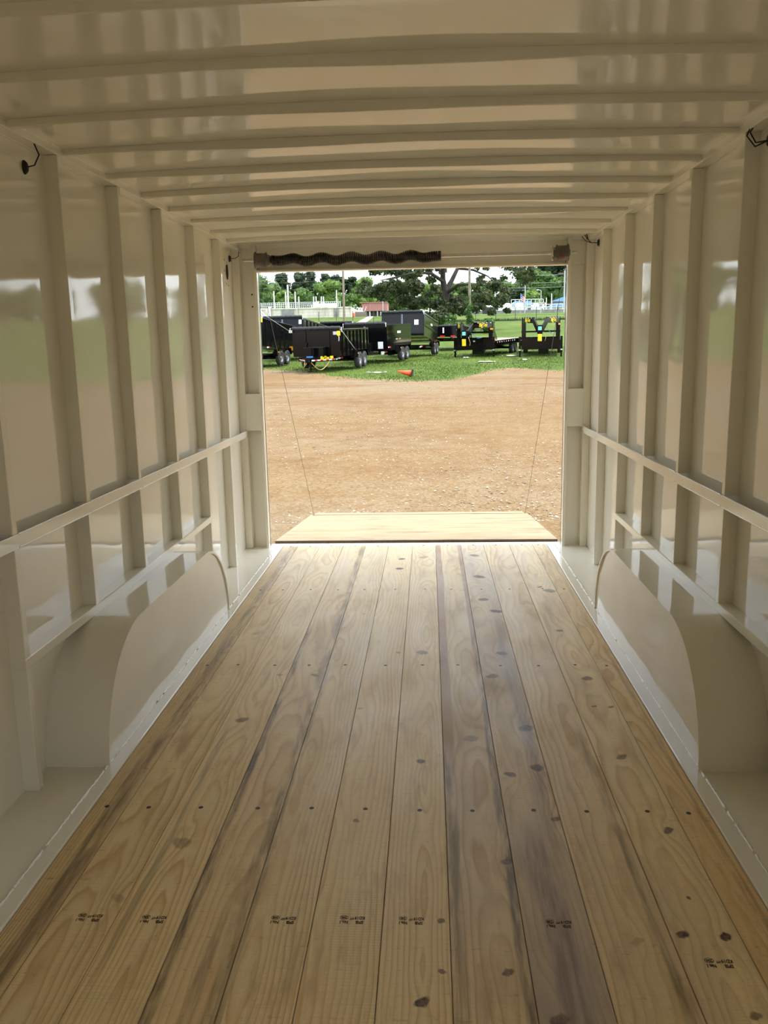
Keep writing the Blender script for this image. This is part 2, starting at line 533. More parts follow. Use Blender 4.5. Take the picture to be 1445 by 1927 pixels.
# ---- floor: dark subfloor panel added to block light under twelve pine planks, painted side plates, sill
fl = MB().box(SL, SR, YF, 6.47, -0.10, -0.045).build('floor', MAT['dark_hole'])
tag(fl, 'pine plank floor of the enclosed trailer running to the rear opening', 'floor', kind='structure')
bnd = [X1 + PW * t for t in (0, .95, 1.96, 2.92, 3.90, 4.93, 5.91, 6.97, 7.94, 9.03, 10)]
edges = [WL] + bnd + [WR]
DK, OL, RB, PU = (0.075, 0.048, 0.028), (0.17, 0.125, 0.05), (0.20, 0.085, 0.035), (0.15, 0.095, 0.085)
pale_a, late_a = (0.66, 0.475, 0.275), (0.43, 0.235, 0.09)
SPEC = [
    dict(pale=(0.44, 0.285, 0.145), late=(0.22, 0.115, 0.045), x0=0.05, freq=95, dirt=0.75, stains=[(0.02, 0.03, 0, 7, 0.65, DK)]),
    dict(pale=(0.58, 0.41, 0.235), late=(0.36, 0.20, 0.085), x0=-0.03, u0=0.05, freq=60, dirt=0.6, knots=[(0.062, 2.09, 0.017, 0.35), (0.0, 4.35, 0.02, 0.3)]),
    dict(pale=pale_a, late=late_a, x0=0.01, u0=0.0, slope=0.02, freq=75, dirt=0.42, knots=[(-0.017, 3.259, 0.022, 0.75), (-0.015, 2.365, 0.026, 0.45), (0.055, 3.757, 0.014, 0.4)], stains=[(-0.06, 0.014, 1.5, 3.2, 0.35, DK)]),
    dict(pale=(0.60, 0.42, 0.24), late=(0.38, 0.21, 0.09), x0=0.04, u0=0.06, freq=55, dirt=0.7, stains=[(-0.08, 0.022, 0.5, 4.4, 0.85, DK), (0.072, 0.024, 0.5, 6.5, 0.75, OL), (0.02, 0.02, 1.5, 2.05, 0.5, RB)], knots=[(0.042, 3.758, 0.016, 0.65)]),
    dict(pale=(0.64, 0.46, 0.27), late=(0.42, 0.24, 0.10), x0=-0.05, u0=0.03, freq=70, dirt=0.5, knots=[(0.026, 4.698, 0.010, 0.4)], stains=[(-0.085, 0.012, 0.5, 5.0, 0.5, OL)]),
    dict(pale=(0.69, 0.50, 0.295), late=(0.47, 0.265, 0.105), x0=-0.12, u0=0.10, slope=0.004, freq=62, dirt=0.38, knots=[(-0.017, 2.501, 0.010, 0.6), (0.023, 6.0, 0.022, 0.95), (0.016, 5.725, 0.024, 0.95), (0.067, 4.058, 0.012, 0.5), (-0.074, 3.38, 0.010, 0.5)]),
    dict(pale=(0.66, 0.475, 0.28), late=(0.43, 0.25, 0.11), x0=0.02, u0=-0.03, slope=0.016, freq=70, dirt=0.5, knots=[(0.018, 1.727, 0.015, 1.0), (0.006, 2.909, 0.015, 0.9), (0.067, 2.018, 0.009, 0.8), (0.067, 1.83, 0.008, 0.8), (0.002, 4.058, 0.024, 0.75), (0.0, 6.05, 0.03, 0.45)]),
    dict(pale=(0.57, 0.40, 0.235), late=(0.35, 0.20, 0.09), x0=0.03, u0=0.04, freq=60, dirt=0.65, grey=0.3, stains=[(-0.083, 0.024, 0.5, 3.0, 0.8, OL), (-0.080, 0.030, 2.95, 3.9, 0.9, (0.42, 0.27, 0.11)), (-0.080, 0.026, 3.8, 6.5, 0.88, (0.33, 0.155, 0.07)), (0.085, 0.018, 0.5, 4.4, 0.8, DK), (0.088, 0.018, 4.2, 6.5, 0.87, (0.30, 0.16, 0.08))], knots=[(0.015, 3.099, 0.026, 0.55), (0.085, 2.293, 0.018, 0.75), (0.043, 1.831, 0.012, 0.8)]),
    dict(pale=(0.47, 0.325, 0.21), late=(0.26, 0.15, 0.085), x0=-0.02, u0=0.02, slope=0.02, freq=70, dirt=0.75, grey=0.75, stains=[(0.0, 0.045, 1.2, 2.4, 0.6, PU), (0.05, 0.03, 2.4, 4.6, 0.5, PU)],
         knots=[(0.057, 2.867, 0.021, 0.95), (-0.045, 2.818, 0.018, 0.9), (0.052, 3.196, 0.026, 0.9), (0.03, 4.051, 0.025, 0.9), (0.055, 4.743, 0.030, 0.95), (-0.004, 4.978, 0.028, 0.9), (0.002, 5.505, 0.034, 0.85), (0.0, 6.1, 0.03, 0.7), (-0.04, 3.748, 0.024, 0.8), (-0.041, 1.684, 0.02, 0.8), (0.074, 2.529, 0.014, 0.7)]),
    dict(pale=(0.57, 0.40, 0.235), late=(0.36, 0.21, 0.095), x0=0.06, u0=0.06, freq=58, dirt=0.6, grey=0.25, stains=[(0.07, 0.018, 0.5, 3.2, 0.6, DK)], knots=[(0.01, 1.95, 0.014, 0.3)]),
    dict(pale=(0.67, 0.485, 0.28), late=(0.44, 0.255, 0.115), x0=0.0, u0=0.03, slope=0.014, freq=55, dirt=0.45, grey=0.3, stains=[(-0.03, 0.05, 4.3, 4.9, 0.35, DK)],
         knots=[(-0.057, 1.982, 0.014, 1.0), (0.053, 1.973, 0.013, 1.0), (0.002, 2.131, 0.006, 0.9), (0.039, 2.465, 0.014, 0.85), (0.003, 2.957, 0.017, 0.75), (0.016, 3.718, 0.022, 0.75), (-0.012, 3.405, 0.010, 0.7), (0.057, 3.4, 0.012, 0.7), (-0.009, 4.392, 0.016, 0.7), (0.044, 5.157, 0.034, 0.65), (-0.005, 5.242, 0.014, 0.9), (0.029, 1.71, 0.013, 0.7)]),
    dict(pale=(0.55, 0.355, 0.17), late=(0.34, 0.185, 0.07), x0=-0.03, u0=0.05, freq=80, dirt=0.6, stains=[(0.03, 0.012, 0.5, 7, 0.45, RB)]),
]
screw_me = MB().lathe([(0.0001, 0.0004), (0.0056, 0.0002), (0.0068, 0), (0.0082, 0.0006), (0.0082, 0.004)], 10, Matrix.Rotation(PI / 2, 4, 'Y')).mesh('screw', MAT['screw'])
planks = []
for i in range(12):
    a, b = edges[i] + 0.0007, edges[i + 1] - 0.0007
    cx = (a + b) / 2
    hw = (b - a) / 2
    sp = dict(SPEC[i])
    m = wood('pine_board', i + 1.37, half=hw, **sp)
    c = 0.0010
    dz = rnd.uniform(-0.0008, 0.0008)
    poly = [(-hw, -0.04), (hw, -0.04), (hw, -c), (hw - c, 0), (-hw + c, 0), (-hw, -c)]
    k = MB()
    ys = [YF + 0.02, 6.455]
    k.add([(p[0], y, p[1]) for y in ys for p in poly], [(0, 1, 2, 3, 4, 5), (11, 10, 9, 8, 7, 6)] + [(q, q + 6, (q + 1) % 6 + 6, (q + 1) % 6) for q in range(6)])
    pl = k.build('plank', m, fl, loc=(cx, 0, dz), fix=True)
    planks.append(pl)
    for r_, y in enumerate((1.27, 2.575, 3.885, 5.205, 6.43)):
        o = link('screw', screw_me, pl, loc=(rnd.uniform(-0.012, 0.012), y + rnd.uniform(-0.006, 0.006), 0.0007))


# grade stamps printed on seven of the boards (read from the rear of the trailer)
def stamp(pl, x, y, faint=0):
    ms = []
    o = empty('grade_stamp')
    parts = [('SPIB', -0.030, 0.010, 0.016), ('KD19', -0.030, -0.007, 0.016), ('HT', -0.001, -0.004, 0.011), ('No.1', 0.028, 0.010, 0.016), ('236', 0.028, -0.008, 0.013)]
    vs, fs = [], []
    for t, px, py, sz in parts:
        me = text_mesh('letters', t, sz, MAT['ink'], 0.0002, 0.0005)
        b = len(vs)
        vs += [(v.co.x + px, v.co.y + py, v.co.z) for v in me.vertices]
        fs += [[b + q for q in p.vertices] for p in me.polygons]
        bpy.data.meshes.remove(me)
    # oval round the mill number
    N = 28
    b = len(vs)
    for q in range(N):
        t = 2 * PI * q / N
        for s in (0.86, 1.0):
            vs.append((0.028 + 0.0155 * s * math.cos(t), -0.008 + 0.0092 * s * math.sin(t), 0.0002))
    for q in range(N):
        w = (q + 1) % N
        fs.append([b + 2 * q, b + 2 * q + 1, b + 2 * w + 1, b + 2 * w])
    bpy.data.objects.remove(o)
    k = MB()
    k.add(vs, fs)
    g = k.build('grade_stamp', MAT['ink'], pl, loc=(x, y, 0.0004))
    g.rotation_euler = (0, 0, PI)
    g.scale = (0.74, 1, 1)
    g['label'] = 'upside-down grade stamp printed in dark ink'


for i, x, y in ((1, 0.011, 2.007), (2, 0.011, 2.003), (4, 0.007, 2.011), (5, 0.010, 2.016), (6, -0.015, 2.016), (8, 0.005, 2.015), (10, 0.001, 1.877)):
    stamp(planks[i], x, y)

# painted steel either side of the boards
for s, we, sh, side in ((-1, WL, SL, -1.211), (1, WR, SR, 0.965)):
    x0, x1 = sorted((we + s * 0.001, side))
    MB().box(x0, x1, YF, 6.46, -0.045, 0.006).build('edge_angle', MAT['enamel'], fl, 0.004)
    x0, x1 = sorted((side, sh))
    MB().box(x0, x1, YF, 6.46, -0.045, 0.0005).build('side_plate', MAT['enamel'], fl)
    # stitch-welded seam
    k = MB()
    y = YF + 0.1
    while y < 6.4:
        ln = rnd.uniform(0.05, 0.22)
        n_ = max(3, int(ln / 0.012))
        k.tube([(side + s * rnd.uniform(0, 0.003), y + ln * t / n_, 0.006) for t in range(n_ + 1)], [rnd.uniform(0.003, 0.0065) for _ in range(n_ + 1)], 6)
        y += ln + rnd.uniform(0.0, 0.03)
    k.build('weld_bead', MAT['weld'], fl)['kind'] = 'stuff'
# rear sill
MB().box(-1.27, 1.03, 6.458, 6.535, -0.08, -0.004).build('sill', MAT['aluminium'], fl, 0.003)
MB().box(SL, SR, 6.41, 6.458, -0.10, -0.003).build('rear_cross_member', MAT['enamel'], fl)


# ---- side walls
def side_wall(name, s, XI, SH, label):
    # sheet
    k = MB()
    y0_ = YF if s < 0 else -0.05
    k.sheet(lambda u, v: (SH + s * ripple(y0_ + u * (YR - y0_), v * 2.35, 0.7 + s), y0_ + u * (YR - y0_), v * 2.35), 150, 48)
    if s > 0:
        k.box(SH, SH + 0.004, YF, -1.10, 0, 2.35).box(SH, SH + 0.004, -1.10, -0.05, 1.98, 2.35)
    if s > 0:                       # unseen doorway behind the camera, added to let daylight in
        k.box(SH + 0.004, SH + 0.03, -0.05, 6.47, -0.1, 2.40).box(SH + 0.004, SH + 0.03, YF, -1.10, -0.1, 2.40).box(SH + 0.004, SH + 0.03, -1.10, -0.05, 1.98, 2.40)
    else:
        k.box(SH - 0.03, SH - 0.004, YF, 6.47, -0.1, 2.40)
    w = k.build(name, MAT['enamel'])
    tag(w, label, 'wall', kind='structure')
    x0, x1 = sorted((SH + s * 0.003, XI))
    xi0, xi1 = sorted((SH + s * 0.003, XI - s * 0.002))
    for q in (range(-6, 6) if s < 0 else (-6, -4, -3, -2, -1, 0, 1, 2, 3, 4, 5)):
        y1 = 2.705 + 0.626 * q
        low = 0.49 if q in (1, 2, 3) else 0.0
        MB().box(x0, x1, y1 - 0.036, y1, 0.928, ZT).build('post', MAT['enamel'], w, 0.003)
        MB().box(x0, x1, y1 - 0.036, y1, low, 0.882).build('lower_post', MAT['enamel'], w, 0.003)
        k = MB()
        for dz in (0.928, 0.882):
            k.tube([(XI + s * 0.002, y1 - 0.002, dz - 0.004), (XI - s * 0.001, y1 + 0.001, dz + 0.001), (XI + s * 0.002, y1 + 0.002, dz + 0.006)], [0.002, 0.0045, 0.002], 5)
        k.build('weld_bead', MAT['weld'], w)['kind'] = 'stuff'
    pa, pb = sorted((XI - s * 0.002, XI + s * 0.004))
    MB().box(pa, pb, YF if s < 0 else -0.05, YR - 0.02, 0.882, 0.928).box(xi0, xi1, YF if s < 0 else -0.05, YR - 0.02, 0.878, 0.883).build('middle_rail', MAT['enamel'], w, 0.0015)
    MB().box(xi0, xi1, 2.665, 5.21, 0.455, 0.494).build('wheel_well_rail', MAT['enamel'], w, 0.003)
    MB().box(xi0, xi1, YF, YR + 0.02, ZT, ZT + 0.03).build('top_rail', MAT['enamel'], w, 0.003)
    # thin beads where rail meets sheet, highlight put into their lighter colour
    k = MB()
    for xx, zz, r_ in ((SH - s * 0.002, ZT - 0.001, 0.003), (XI - s * 0.001, 2.290, 0.003), (XI - s * 0.0005, ZT + 0.001, 0.0022)):
        y = YF
        while y < YR - 0.2:
            ln = rnd.uniform(0.2, 0.5)
            k.tube([(xx, y, zz), (xx, y + ln, zz)], r_, 5)
            y += ln + rnd.uniform(0.01, 0.06)
    xx = XI - s * 0.001
    y = 2.75
    while y < 5.0:
        ln = rnd.uniform(0.08, 0.3)
        n_ = 6
        k.tube([(xx + s * 0.004, y + ln * t / n_, 0.462) for t in range(n_ + 1)], [rnd.uniform(0.002, 0.004) for _ in range(n_ + 1)], 5)
        y += ln + rnd.uniform(0.0, 0.05)
    k.build('weld_bead', MAT['weld'], w)['kind'] = 'stuff'
    # wheel well: rolled skin over a flat side panel
    side = -1.211 if s < 0 else 0.965
    ya, yb, zt = 2.845, 4.785, 0.458
    ra = 0.45
    prof = [(ya, 0.0)]
    for t in range(1, 17):
        a = PI / 2 * t / 16
        prof.append((ya + ra * (1 - math.cos(a)), zt * math.sin(a)))
    for t in range(0, 17):
        a = PI / 2 * (1 - t / 16)
        prof.append((yb - ra * (1 - math.cos(a)), zt * math.sin(a)))
    k = MB()
    edge = side - s * 0.008
    m_ = len(prof)
    cen = ((ya + yb) / 2, 0.0)
    inner = []
    for i_, (y, z) in enumerate(prof):
        a = prof[max(0, i_ - 1)]
        b = prof[min(m_ - 1, i_ + 1)]
        t = Vector((b[0] - a[0], b[1] - a[1])).normalized()
        nx = Vector((t.y, -t.x))
        inner.append((y + nx.x * 0.013, z + nx.y * 0.013))
    vs = [(edge, y, z) for y, z in prof] + [(SH, y, z) for y, z in prof]
    fs = [(i_, i_ + 1, m_ + i_ + 1, m_ + i_) for i_ in range(m_ - 1)]
    k.add(vs, fs, True)
    k.add([(edge, y, z) for y, z in prof] + [(edge, y, z) for y, z in inner], [(i_, i_ + 1, m_ + i_ + 1, m_ + i_) for i_ in range(m_ - 1)], False)
    k.add([(edge, y, z) for y, z in inner] + [(side + s * 0.01, y, z) for y, z in inner], [(i_, i_ + 1, m_ + i_ + 1, m_ + i_) for i_ in range(m_ - 1)], True)
    ww = k.build('wheel_well', MAT['enamel'], w, fix=False)
    ww['label'] = 'rounded white steel wheel well cover'
    fix_normals(ww.data)
    # side panel with slight waviness
    k = MB()
    cols = 60
    rows = 14
    vs = []
    for i_ in range(cols + 1):
        y = ya + 0.004 + (yb - ya - 0.008) * i_ / cols
        if y < ya + ra:
            top = zt * math.sqrt(max(0.0, 1 - ((ya + ra - y) / ra) ** 2))
        elif y > yb - ra:
            top = zt * math.sqrt(max(0.0, 1 - ((y - yb + ra) / ra) ** 2))
        else:
            top = zt
        for j_ in range(rows + 1):
            z = top * j_ / rows
            vs.append((side + 1.6 * ripple(y * 1.2, z * 1.5, 2 + s), y, z))
    k.add(vs, [(i_ * (rows + 1) + j_, (i_ + 1) * (rows + 1) + j_, (i_ + 1) * (rows + 1) + j_ + 1, i_ * (rows + 1) + j_ + 1) for i_ in range(cols) for j_ in range(rows)], True)
    sp_ = k.build('side_panel', MAT['enamel'], ww)
    return w


wall_l = side_wall('wall_left', -1, XL, SL, 'white enamelled steel left wall with vertical posts and wheel well')
wall_r = side_wall('wall_right', 1, XR, SR, 'white enamelled steel right wall with vertical posts and wheel well')

# light cut-out and screw holes: hole darkness painted on as dark discs
k = MB()
k.lathe([(0.0001, 0.001), (0.036, 0.001), (0.040, 0.0)], 26, Matrix.Translation((SL + 0.004, 6.21, 2.088)) @ Matrix.Diagonal((1, 0.8, 1.35, 1)))
k.build('light_cut_out', MAT['dark_hole'], wall_l)
for y, z in ((6.14, 2.165), (6.20, 2.153), (6.12, 2.09), (6.225, 2.075), (6.165, 2.005), (6.225, 1.995)):
    MB().lathe([(0.0001, 0.001), (0.006, 0.001), (0.006, 0.0)], 10, Matrix.Translation((SL + 0.004, y, z))).build('screw_hole', MAT['dark_hole'], wall_l)

# ---- ceiling: arched sheet on steel bows
def crown(x):
    t = (x - (XL + XR) / 2) / ((XR - XL) / 2)
    return 0.022 * (1 - t * t)


ZB = 2.268
cx0, cx1 = SL, SR
k = MB()
k.sheet(lambda u, v: (cx0 + u * (cx1 - cx0), YF + v * (6.46 - YF), 2.290 + crown(cx0 + u * (cx1 - cx0)) + 0.30 * ripple((YF + v * (6.46 - YF)) * 1.4, u * 1.3, 4.0)), 40, 150)
k.sheet(lambda u, v: (cx1 - u * (cx1 - cx0), YF + v * (6.46 - YF), 2.315 + crown(cx1 - u * (cx1 - cx0))), 12, 2)
ce = k.build('ceiling', MAT['enamel'])
tag(ce, 'glossy white steel ceiling with slightly arched cross bows', 'ceiling', kind='structure')
NB = 40
for q in range(-9, 8):
    y = 2.914 + 0.441 * q
    ph = q * 1.7
    vs = []
    for i_ in range(NB + 1):
        x = XL + (XR - XL) * i_ / NB
        base = ZB + crown(x) * 0.45 + 0.0035 * math.sin(x * 5.5 + ph) * (1 if abs(q) % 2 else 0.5)
        wy = 0.004 * math.sin(x * 2.1 + ph)
        vs += [(x, y + wy, base), (x, y + wy + 0.034, base), (x, y + wy + 0.034, 2.291 + crown(x)), (x, y + wy, 2.291 + crown(x))]
    fs = []
    for i_ in range(NB):
        a = i_ * 4
        for e in range(4):
            fs.append((a + e, a + (e + 1) % 4, a + 4 + (e + 1) % 4, a + 4 + e))
    k = MB()
    k.add(vs, fs)
    k.add(vs[:4], [(0, 1, 2, 3)])
    k.add(vs[-4:], [(3, 2, 1, 0)])
    k.build('roof_bow', MAT['enamel'], ce, 0.003, fix=True)

# ---- rear frame round the opening
k = MB().box(SL, SR, 6.425, 6.46, 2.098, 2.40)
k.box(-1.27, 1.02, 6.39, 6.43, 2.098, 2.112)
fr = k.build('door_1', MAT['enamel'], bevel=0.003)
tag(fr, 'white steel rear door frame with header and channel jambs', 'door frame', kind='structure')
MB().prism([(6.43, 2.27), (6.30, 2.335), (6.30, 2.36), (6.43, 2.36)], 'x', SL, SR).build('header_gusset', MAT['enamel'], fr, fix=True)
for s, XI, SH, lip in ((-1, XL, SL, -1.264), (1, XR, SR, 1.016)):
    a, b = sorted((SH, XI))
    MB().box(a, b, 6.37, 6.46, 0.0, 2.29).build('end_post', MAT['enamel'], fr, 0.003)
    a, b = sorted((XI, lip))
    MB().box(a, b, 6.435, 6.46, -0.05, 2.36).build('jamb_web', MAT['enamel'], fr)
    a, b = sorted((lip, lip + s * 0.022))
    MB().box(a, b, 6.375, 6.46, -0.003, 2.30).build('jamb_lip', MAT['enamel'], fr, 0.003)
    MB().box(*sorted((XI, lip + s * 0.012)), 6.366, 6.374, 0.925, 1.205).build('jamb_plate', MAT['enamel'], fr, 0.001)
    for z in (1.941, 1.852):
        if s < 0:
            MB().lathe([(0.0001, 0.0), (0.006, 0.0), (0.006, 0.004)], 10, Matrix.Translation((-1.318, 6.433, z)) @ Matrix.Rotation(PI / 2, 4, 'Z')).build('bolt_hole', MAT['dark_hole'], fr)

# ---- front wall behind the camera; the added daylight opening is in the right wall
k = MB().box(SL, SR, YF - 0.03, YF, -0.1, 2.40)
for q in range(5):
    x = SL + 0.3 + q * 0.51
    k.box(x, x + 0.036, YF, YF + 0.05, 0.0, 2.30)
fw = k.build('wall_front', MAT['enamel'])
tag(fw, 'white steel front wall behind the viewer', 'wall', kind='structure')

# ---- counterbalance shaft with torsion spring, drums and lift cables
cb = empty('door_counterbalance', (-0.13, 6.30, 2.172))
tag(cb, 'torsion spring shaft with cable drums above the rear opening', 'door spring')
ox, oy, oz = -0.13, 6.30, 2.172
MB().tube([(-1.345 - ox, 0, 0), (1.068 - ox, 0, 0)], 0.0125, 12).build('shaft', MAT['steel'], cb)
pts = []
turns, per = 92, 12
xa, xb = -1.135, 0.075
for i_ in range(turns * per + 1):
    t = i_ / (turns * per)
    a = 2 * PI * i_ / per
    sag = 0.013 * math.sin(2 * PI * (t * 5.6 + 0.55)) * min(1, t * 7, (1 - t) * 9) - 0.002
    pts.append((xa + (xb - xa) * t - ox, 0.033 * math.cos(a), 0.033 * math.sin(a) + sag))
MB().tube(pts, 0.0057, 5).build('torsion_spring', MAT['spring'], cb)


def drum(x, s):
    pr = [(0.013, -0.05), (0.060, -0.05), (0.062, -0.046), (0.060, -0.042), (0.051, -0.040), (0.050, 0.026), (0.056, 0.030), (0.057, 0.036), (0.040, 0.040), (0.034, 0.060), (0.013, 0.060)]
    d = MB().lathe([(r, xx * s) for r, xx in pr], 28).build('cable_drum', MAT['cast'], cb, loc=(x - ox, 0, 0), fix=True)
    k = MB()
    for t in range(3):
        a = 2 * PI * t / 3 + 0.4
        k.tube([(0.052 * s, 0.02 * math.cos(a), 0.02 * math.sin(a)), (0.052 * s, 0.040 * math.cos(a), 0.040 * math.sin(a))], 0.005, 6)
    k.build('set_screw', MAT['steel'], d)['kind'] = 'stuff'
    return d


drum(-1.205, 1)
dr = drum(0.955, -1)
MB().box(-0.02, 0.012, -0.0515, -0.049, -0.042, -0.034).build('red_mark', MAT['red_tag'], dr)
MB().lathe([(0.013, 0), (0.036, 0), (0.036, 0.012), (0.028, 0.016), (0.026, 0.034), (0.013, 0.034)], 20).build('winding_cone', MAT['cast'], cb, loc=(-1.165 - ox, 0, 0), fix=True)
MB().lathe([(0.013, 0), (0.034, 0), (0.036, 0.004), (0.036, 0.022), (0.013, 0.022)], 20).build('anchor_cone', MAT['spring'], cb, loc=(0.075 - ox, 0, 0), fix=True)
k = MB().box(0.885 - ox, 0.9 - ox, -0.028, 0.028, -0.028, 0.028)
k.tube([(0.889 - ox, -0.02, -0.03), (0.889 - ox, -0.03, -0.052)], 0.008, 8)
k.tube([(0.889 - ox, 0.0, 0.02), (0.889 - ox, -0.01, 0.048)], 0.007, 8)
k.build('shaft_collar', MAT['steel'], cb, 0.003)
# bearing brackets tie the shaft to the header
for x in (-1.262, 1.022):
    MB().box(x - ox - 0.004, x - ox + 0.004, -0.02, 0.14, -0.02, 0.02).build('bearing_bracket', MAT['enamel'], cb)
for x, xe in ((-1.245, -1.20), (1.0, 0.975)):
    MB().tube([(x - ox, 0.05, -0.02), (xe - ox, 8.50 - oy, -0.160 - oz)], 0.0017, 6).build('lift_cable', MAT['cast'], cb)

# ---- ramp door folded down to the ground
n = NT('ramp_plywood')
P = n.coord()
g1 = n.noise(n.mapv(P, (1.4, 11, 1)), 1.0, 6, 0.7, 0.8)
g2 = n.noise(n.mapv(P, (5, 90, 1)), 1.0, 3, 0.6)
col = n.ramp(g1, [(0.34, (0.15, 0.098, 0.04)), (0.45, (0.29, 0.21, 0.097)), (0.66, (0.37, 0.29, 0.155))])
col = n.mix(n.mr(g2, 0.6, 0.8, 0, 0.3), col, (0.30, 0.19, 0.09))
yy = n.sep(P)[1]
dm = n.math('MULTIPLY', n.mr(yy, 0.02, 0.34, 1, 0), n.mr(n.noise(n.mapv(P, (3, 18, 1)), 1.0, 5, 0.7), 0.42, 0.62, 0, 0.75))
col = n.mix(dm, col, (0.20, 0.16, 0.115))
n.p(color=col, rough=0.6, normal=n.bump(g1, 0.2, 0.004))
MAT['ply'] = n.m
MAT['ply_edge'] = plain('plywood_edge', (0.16, 0.11, 0.06), 0.8, 0, 0.3, 40)
MAT['tread'] = plain('painted_tread', (0.62, 0.56, 0.42), 0.5)
rp = empty('ramp_door', (-0.12, 6.56, 0.016))
rp.rotation_euler = (math.radians(-5.35), 0, 0)
tag(rp, 'plywood ramp door lowered onto the gravel behind the trailer', 'ramp')
MB().box(-1.13, 1.13, 0.0, 2.02, -0.016, 0.0).build('ramp_panel', MAT['ply'], rp, 0.001)
MB().box(-1.13, 1.13, -0.002, 0.004, -0.034, -0.0025).build('panel_edge', MAT['ply_edge'], rp)
k = MB().box(-1.13, 1.13, 0.005, 2.02, -0.055, -0.0165)
k.build('ramp_frame', MAT['steel'], rp)
MB().box(-1.13, 1.13, 2.022, 2.075, -0.03, -0.012).build('hinge_strip', MAT['ply_edge'], rp)
MB().box(-1.10, 1.10, 2.077, 2.26, -0.022, 0.0).build('ramp_flap', MAT['ply'], rp, 0.002)
MB().tube([(-1.13, -0.012, -0.03), (1.13, -0.012, -0.03)], 0.010, 8).build('hinge', MAT['steel'], rp)


# ---- loose lamp wires through grommets
def wire(pos, s, pts, label, extra=()):
    e = empty('wire_grommet', pos)
    tag(e, label, 'wire')
    MB().lathe([(0.0001, -s * 0.012), (0.014, -s * 0.011), (0.019, -s * 0.004), (0.020, 0.0)], 18, Matrix.Diagonal((1, 0.9, 1.25, 1))).build('grommet', MAT['black_rubber'], e, fix=True)
    for p_ in (pts,) + tuple(extra):
        MB().tube(p_, 0.0028, 6).build('lead', MAT['black_rubber'], e)


wire((SL + 0.001, 3.13, 2.185), -1, [(0.01, 0, 0), (0.03, 0.02, 0.01), (0.05, 0.02, 0.045), (0.045, -0.01, 0.085)], 'black wire stub curling from a grommet high on the left wall near the camera')
wire((SL + 0.001, 6.30, 2.19), -1, [(0.01, 0, 0), (0.04, 0.01, 0.002), (0.065, 0.015, 0.015), (0.07, 0.02, 0.05)], 'black wire stub and grommet at the rear of the left wall beside the spring')
wire((SR - 0.001, 3.20, 2.21), 1, [(-0.01, 0, 0), (-0.04, 0.03, 0.0), (-0.055, 0.05, 0.04), (-0.03, 0.02, 0.085)], 'black wire loop high on the right wall at the picture edge',
     [[(-0.01, 0.005, 0), (-0.045, 0.02, -0.015), (-0.062, 0.06, 0.03), (-0.045, 0.05, 0.08)]])
wire((SR - 0.001, 6.22, 2.225), 1, [(-0.01, 0, 0), (-0.05, 0.02, 0.003), (-0.075, 0.03, 0.03), (-0.095, 0.03, 0.06)], 'black wire ends fanning from a grommet at the rear of the right wall',
     [[(-0.05, 0.02, 0.003), (-0.07, 0.04, 0.03), (-0.08, 0.04, 0.065)], [(-0.05, 0.02, 0.003), (-0.09, 0.03, 0.02), (-0.115, 0.03, 0.05)]])


# ================================================================ outdoors
def zt(y):
    """height of the gently rising ground behind the trailer"""
    if y <= 58:
        return -0.6035 + 0.0315 * y
    z = -0.6035 + 0.0315 * 58
    if y <= 125:
        return z + 0.064 * (y - 58)
    z += 0.064 * 67
    if y <= 150:
        return z + 0.070 * (y - 125)
    z += 0.070 * 25
    if y <= 185:
        return z + 0.028 * (y - 150)
    return z + 0.028 * 35 + 0.05 * (y - 185)


bx_ = [-60, -9.5, -7.9, -7.2, -5.8, -5.16, -4.15, -2.2, -0.9, 0.65, 1.5, 2.1, 2.85, 3.8, 4.5, 5.7, 9, 60]
by_ = [44, 42, 41.4, 41.0, 39.0, 38.0, 35.4, 32.7, 31.3, 31.2, 32.7, 35.3, 37.6, 38.6, 37.2, 35.6, 34, 33]


def bound(x):
    return float(np.interp(x, bx_, by_))


# terrain grid, with a float attribute for grass cover
ys = list(np.concatenate([np.arange(-160, 6, 6), np.arange(6, 28, 1.0), np.arange(28, 60, 0.5), np.arange(60, 130, 3), np.arange(130, 330, 10)]))
xs = list(np.concatenate([np.arange(-120, -14, 8), np.arange(-14, 14, 0.5), np.arange(14, 126, 8)]))
vs, gr = [], []
for y in ys:
    for x in xs:
        vs.append((x, y, zt(y) + 0.02 * math.sin(x * 0.7) * math.sin(y * 0.45) * (1 if 9 < y < 60 else 0)))
        gr.append(min(1.0, max(0.0, 0.5 + (y - bound(x)) * 0.16)))
nx_ = len(xs)
k = MB()
k.add(vs, [(j * nx_ + i, j * nx_ + i + 1, (j + 1) * nx_ + i + 1, (j + 1) * nx_ + i) for j in range(len(ys) - 1) for i in range(nx_ - 1)], True)
n = NT('dirt_and_turf')
P = n.coord()
at = n.t.nodes.new('ShaderNodeAttribute')
at.attribute_name = 'turf'
gf = at.outputs['Fac']
n1 = n.noise(P, 0.35, 4, 0.6)
n2 = n.noise(P, 2.6, 4, 0.65)
n3 = n.noise(P, 30, 4, 0.6)
vo = n.voro(P, 26, 'Color')
vd = n.voro(P, 26, 'Distance')
peb = n.sep(vo)[0]
dirt = n.ramp(n1, [(0.30, (0.144, 0.076, 0.025)), (0.5, (0.178, 0.100, 0.036)), (0.72, (0.202, 0.123, 0.048))])
dirt = n.mix(n.mr(n2, 0.36, 0.66, 0.0, 0.6), dirt, (0.244, 0.173, 0.096))
sand = n.mr(n.noise(n.mapv(P, (0.10, 0.16, 1), (2.3, 0.4, 0)), 1.0, 5, 0.6), 0.42, 0.60, 0.0, 0.75)
dirt = n.mix(n.math('MULTIPLY', sand, n.mr(n2, 0.3, 0.6, 0.4, 1.0)), dirt, (0.247, 0.194, 0.125))
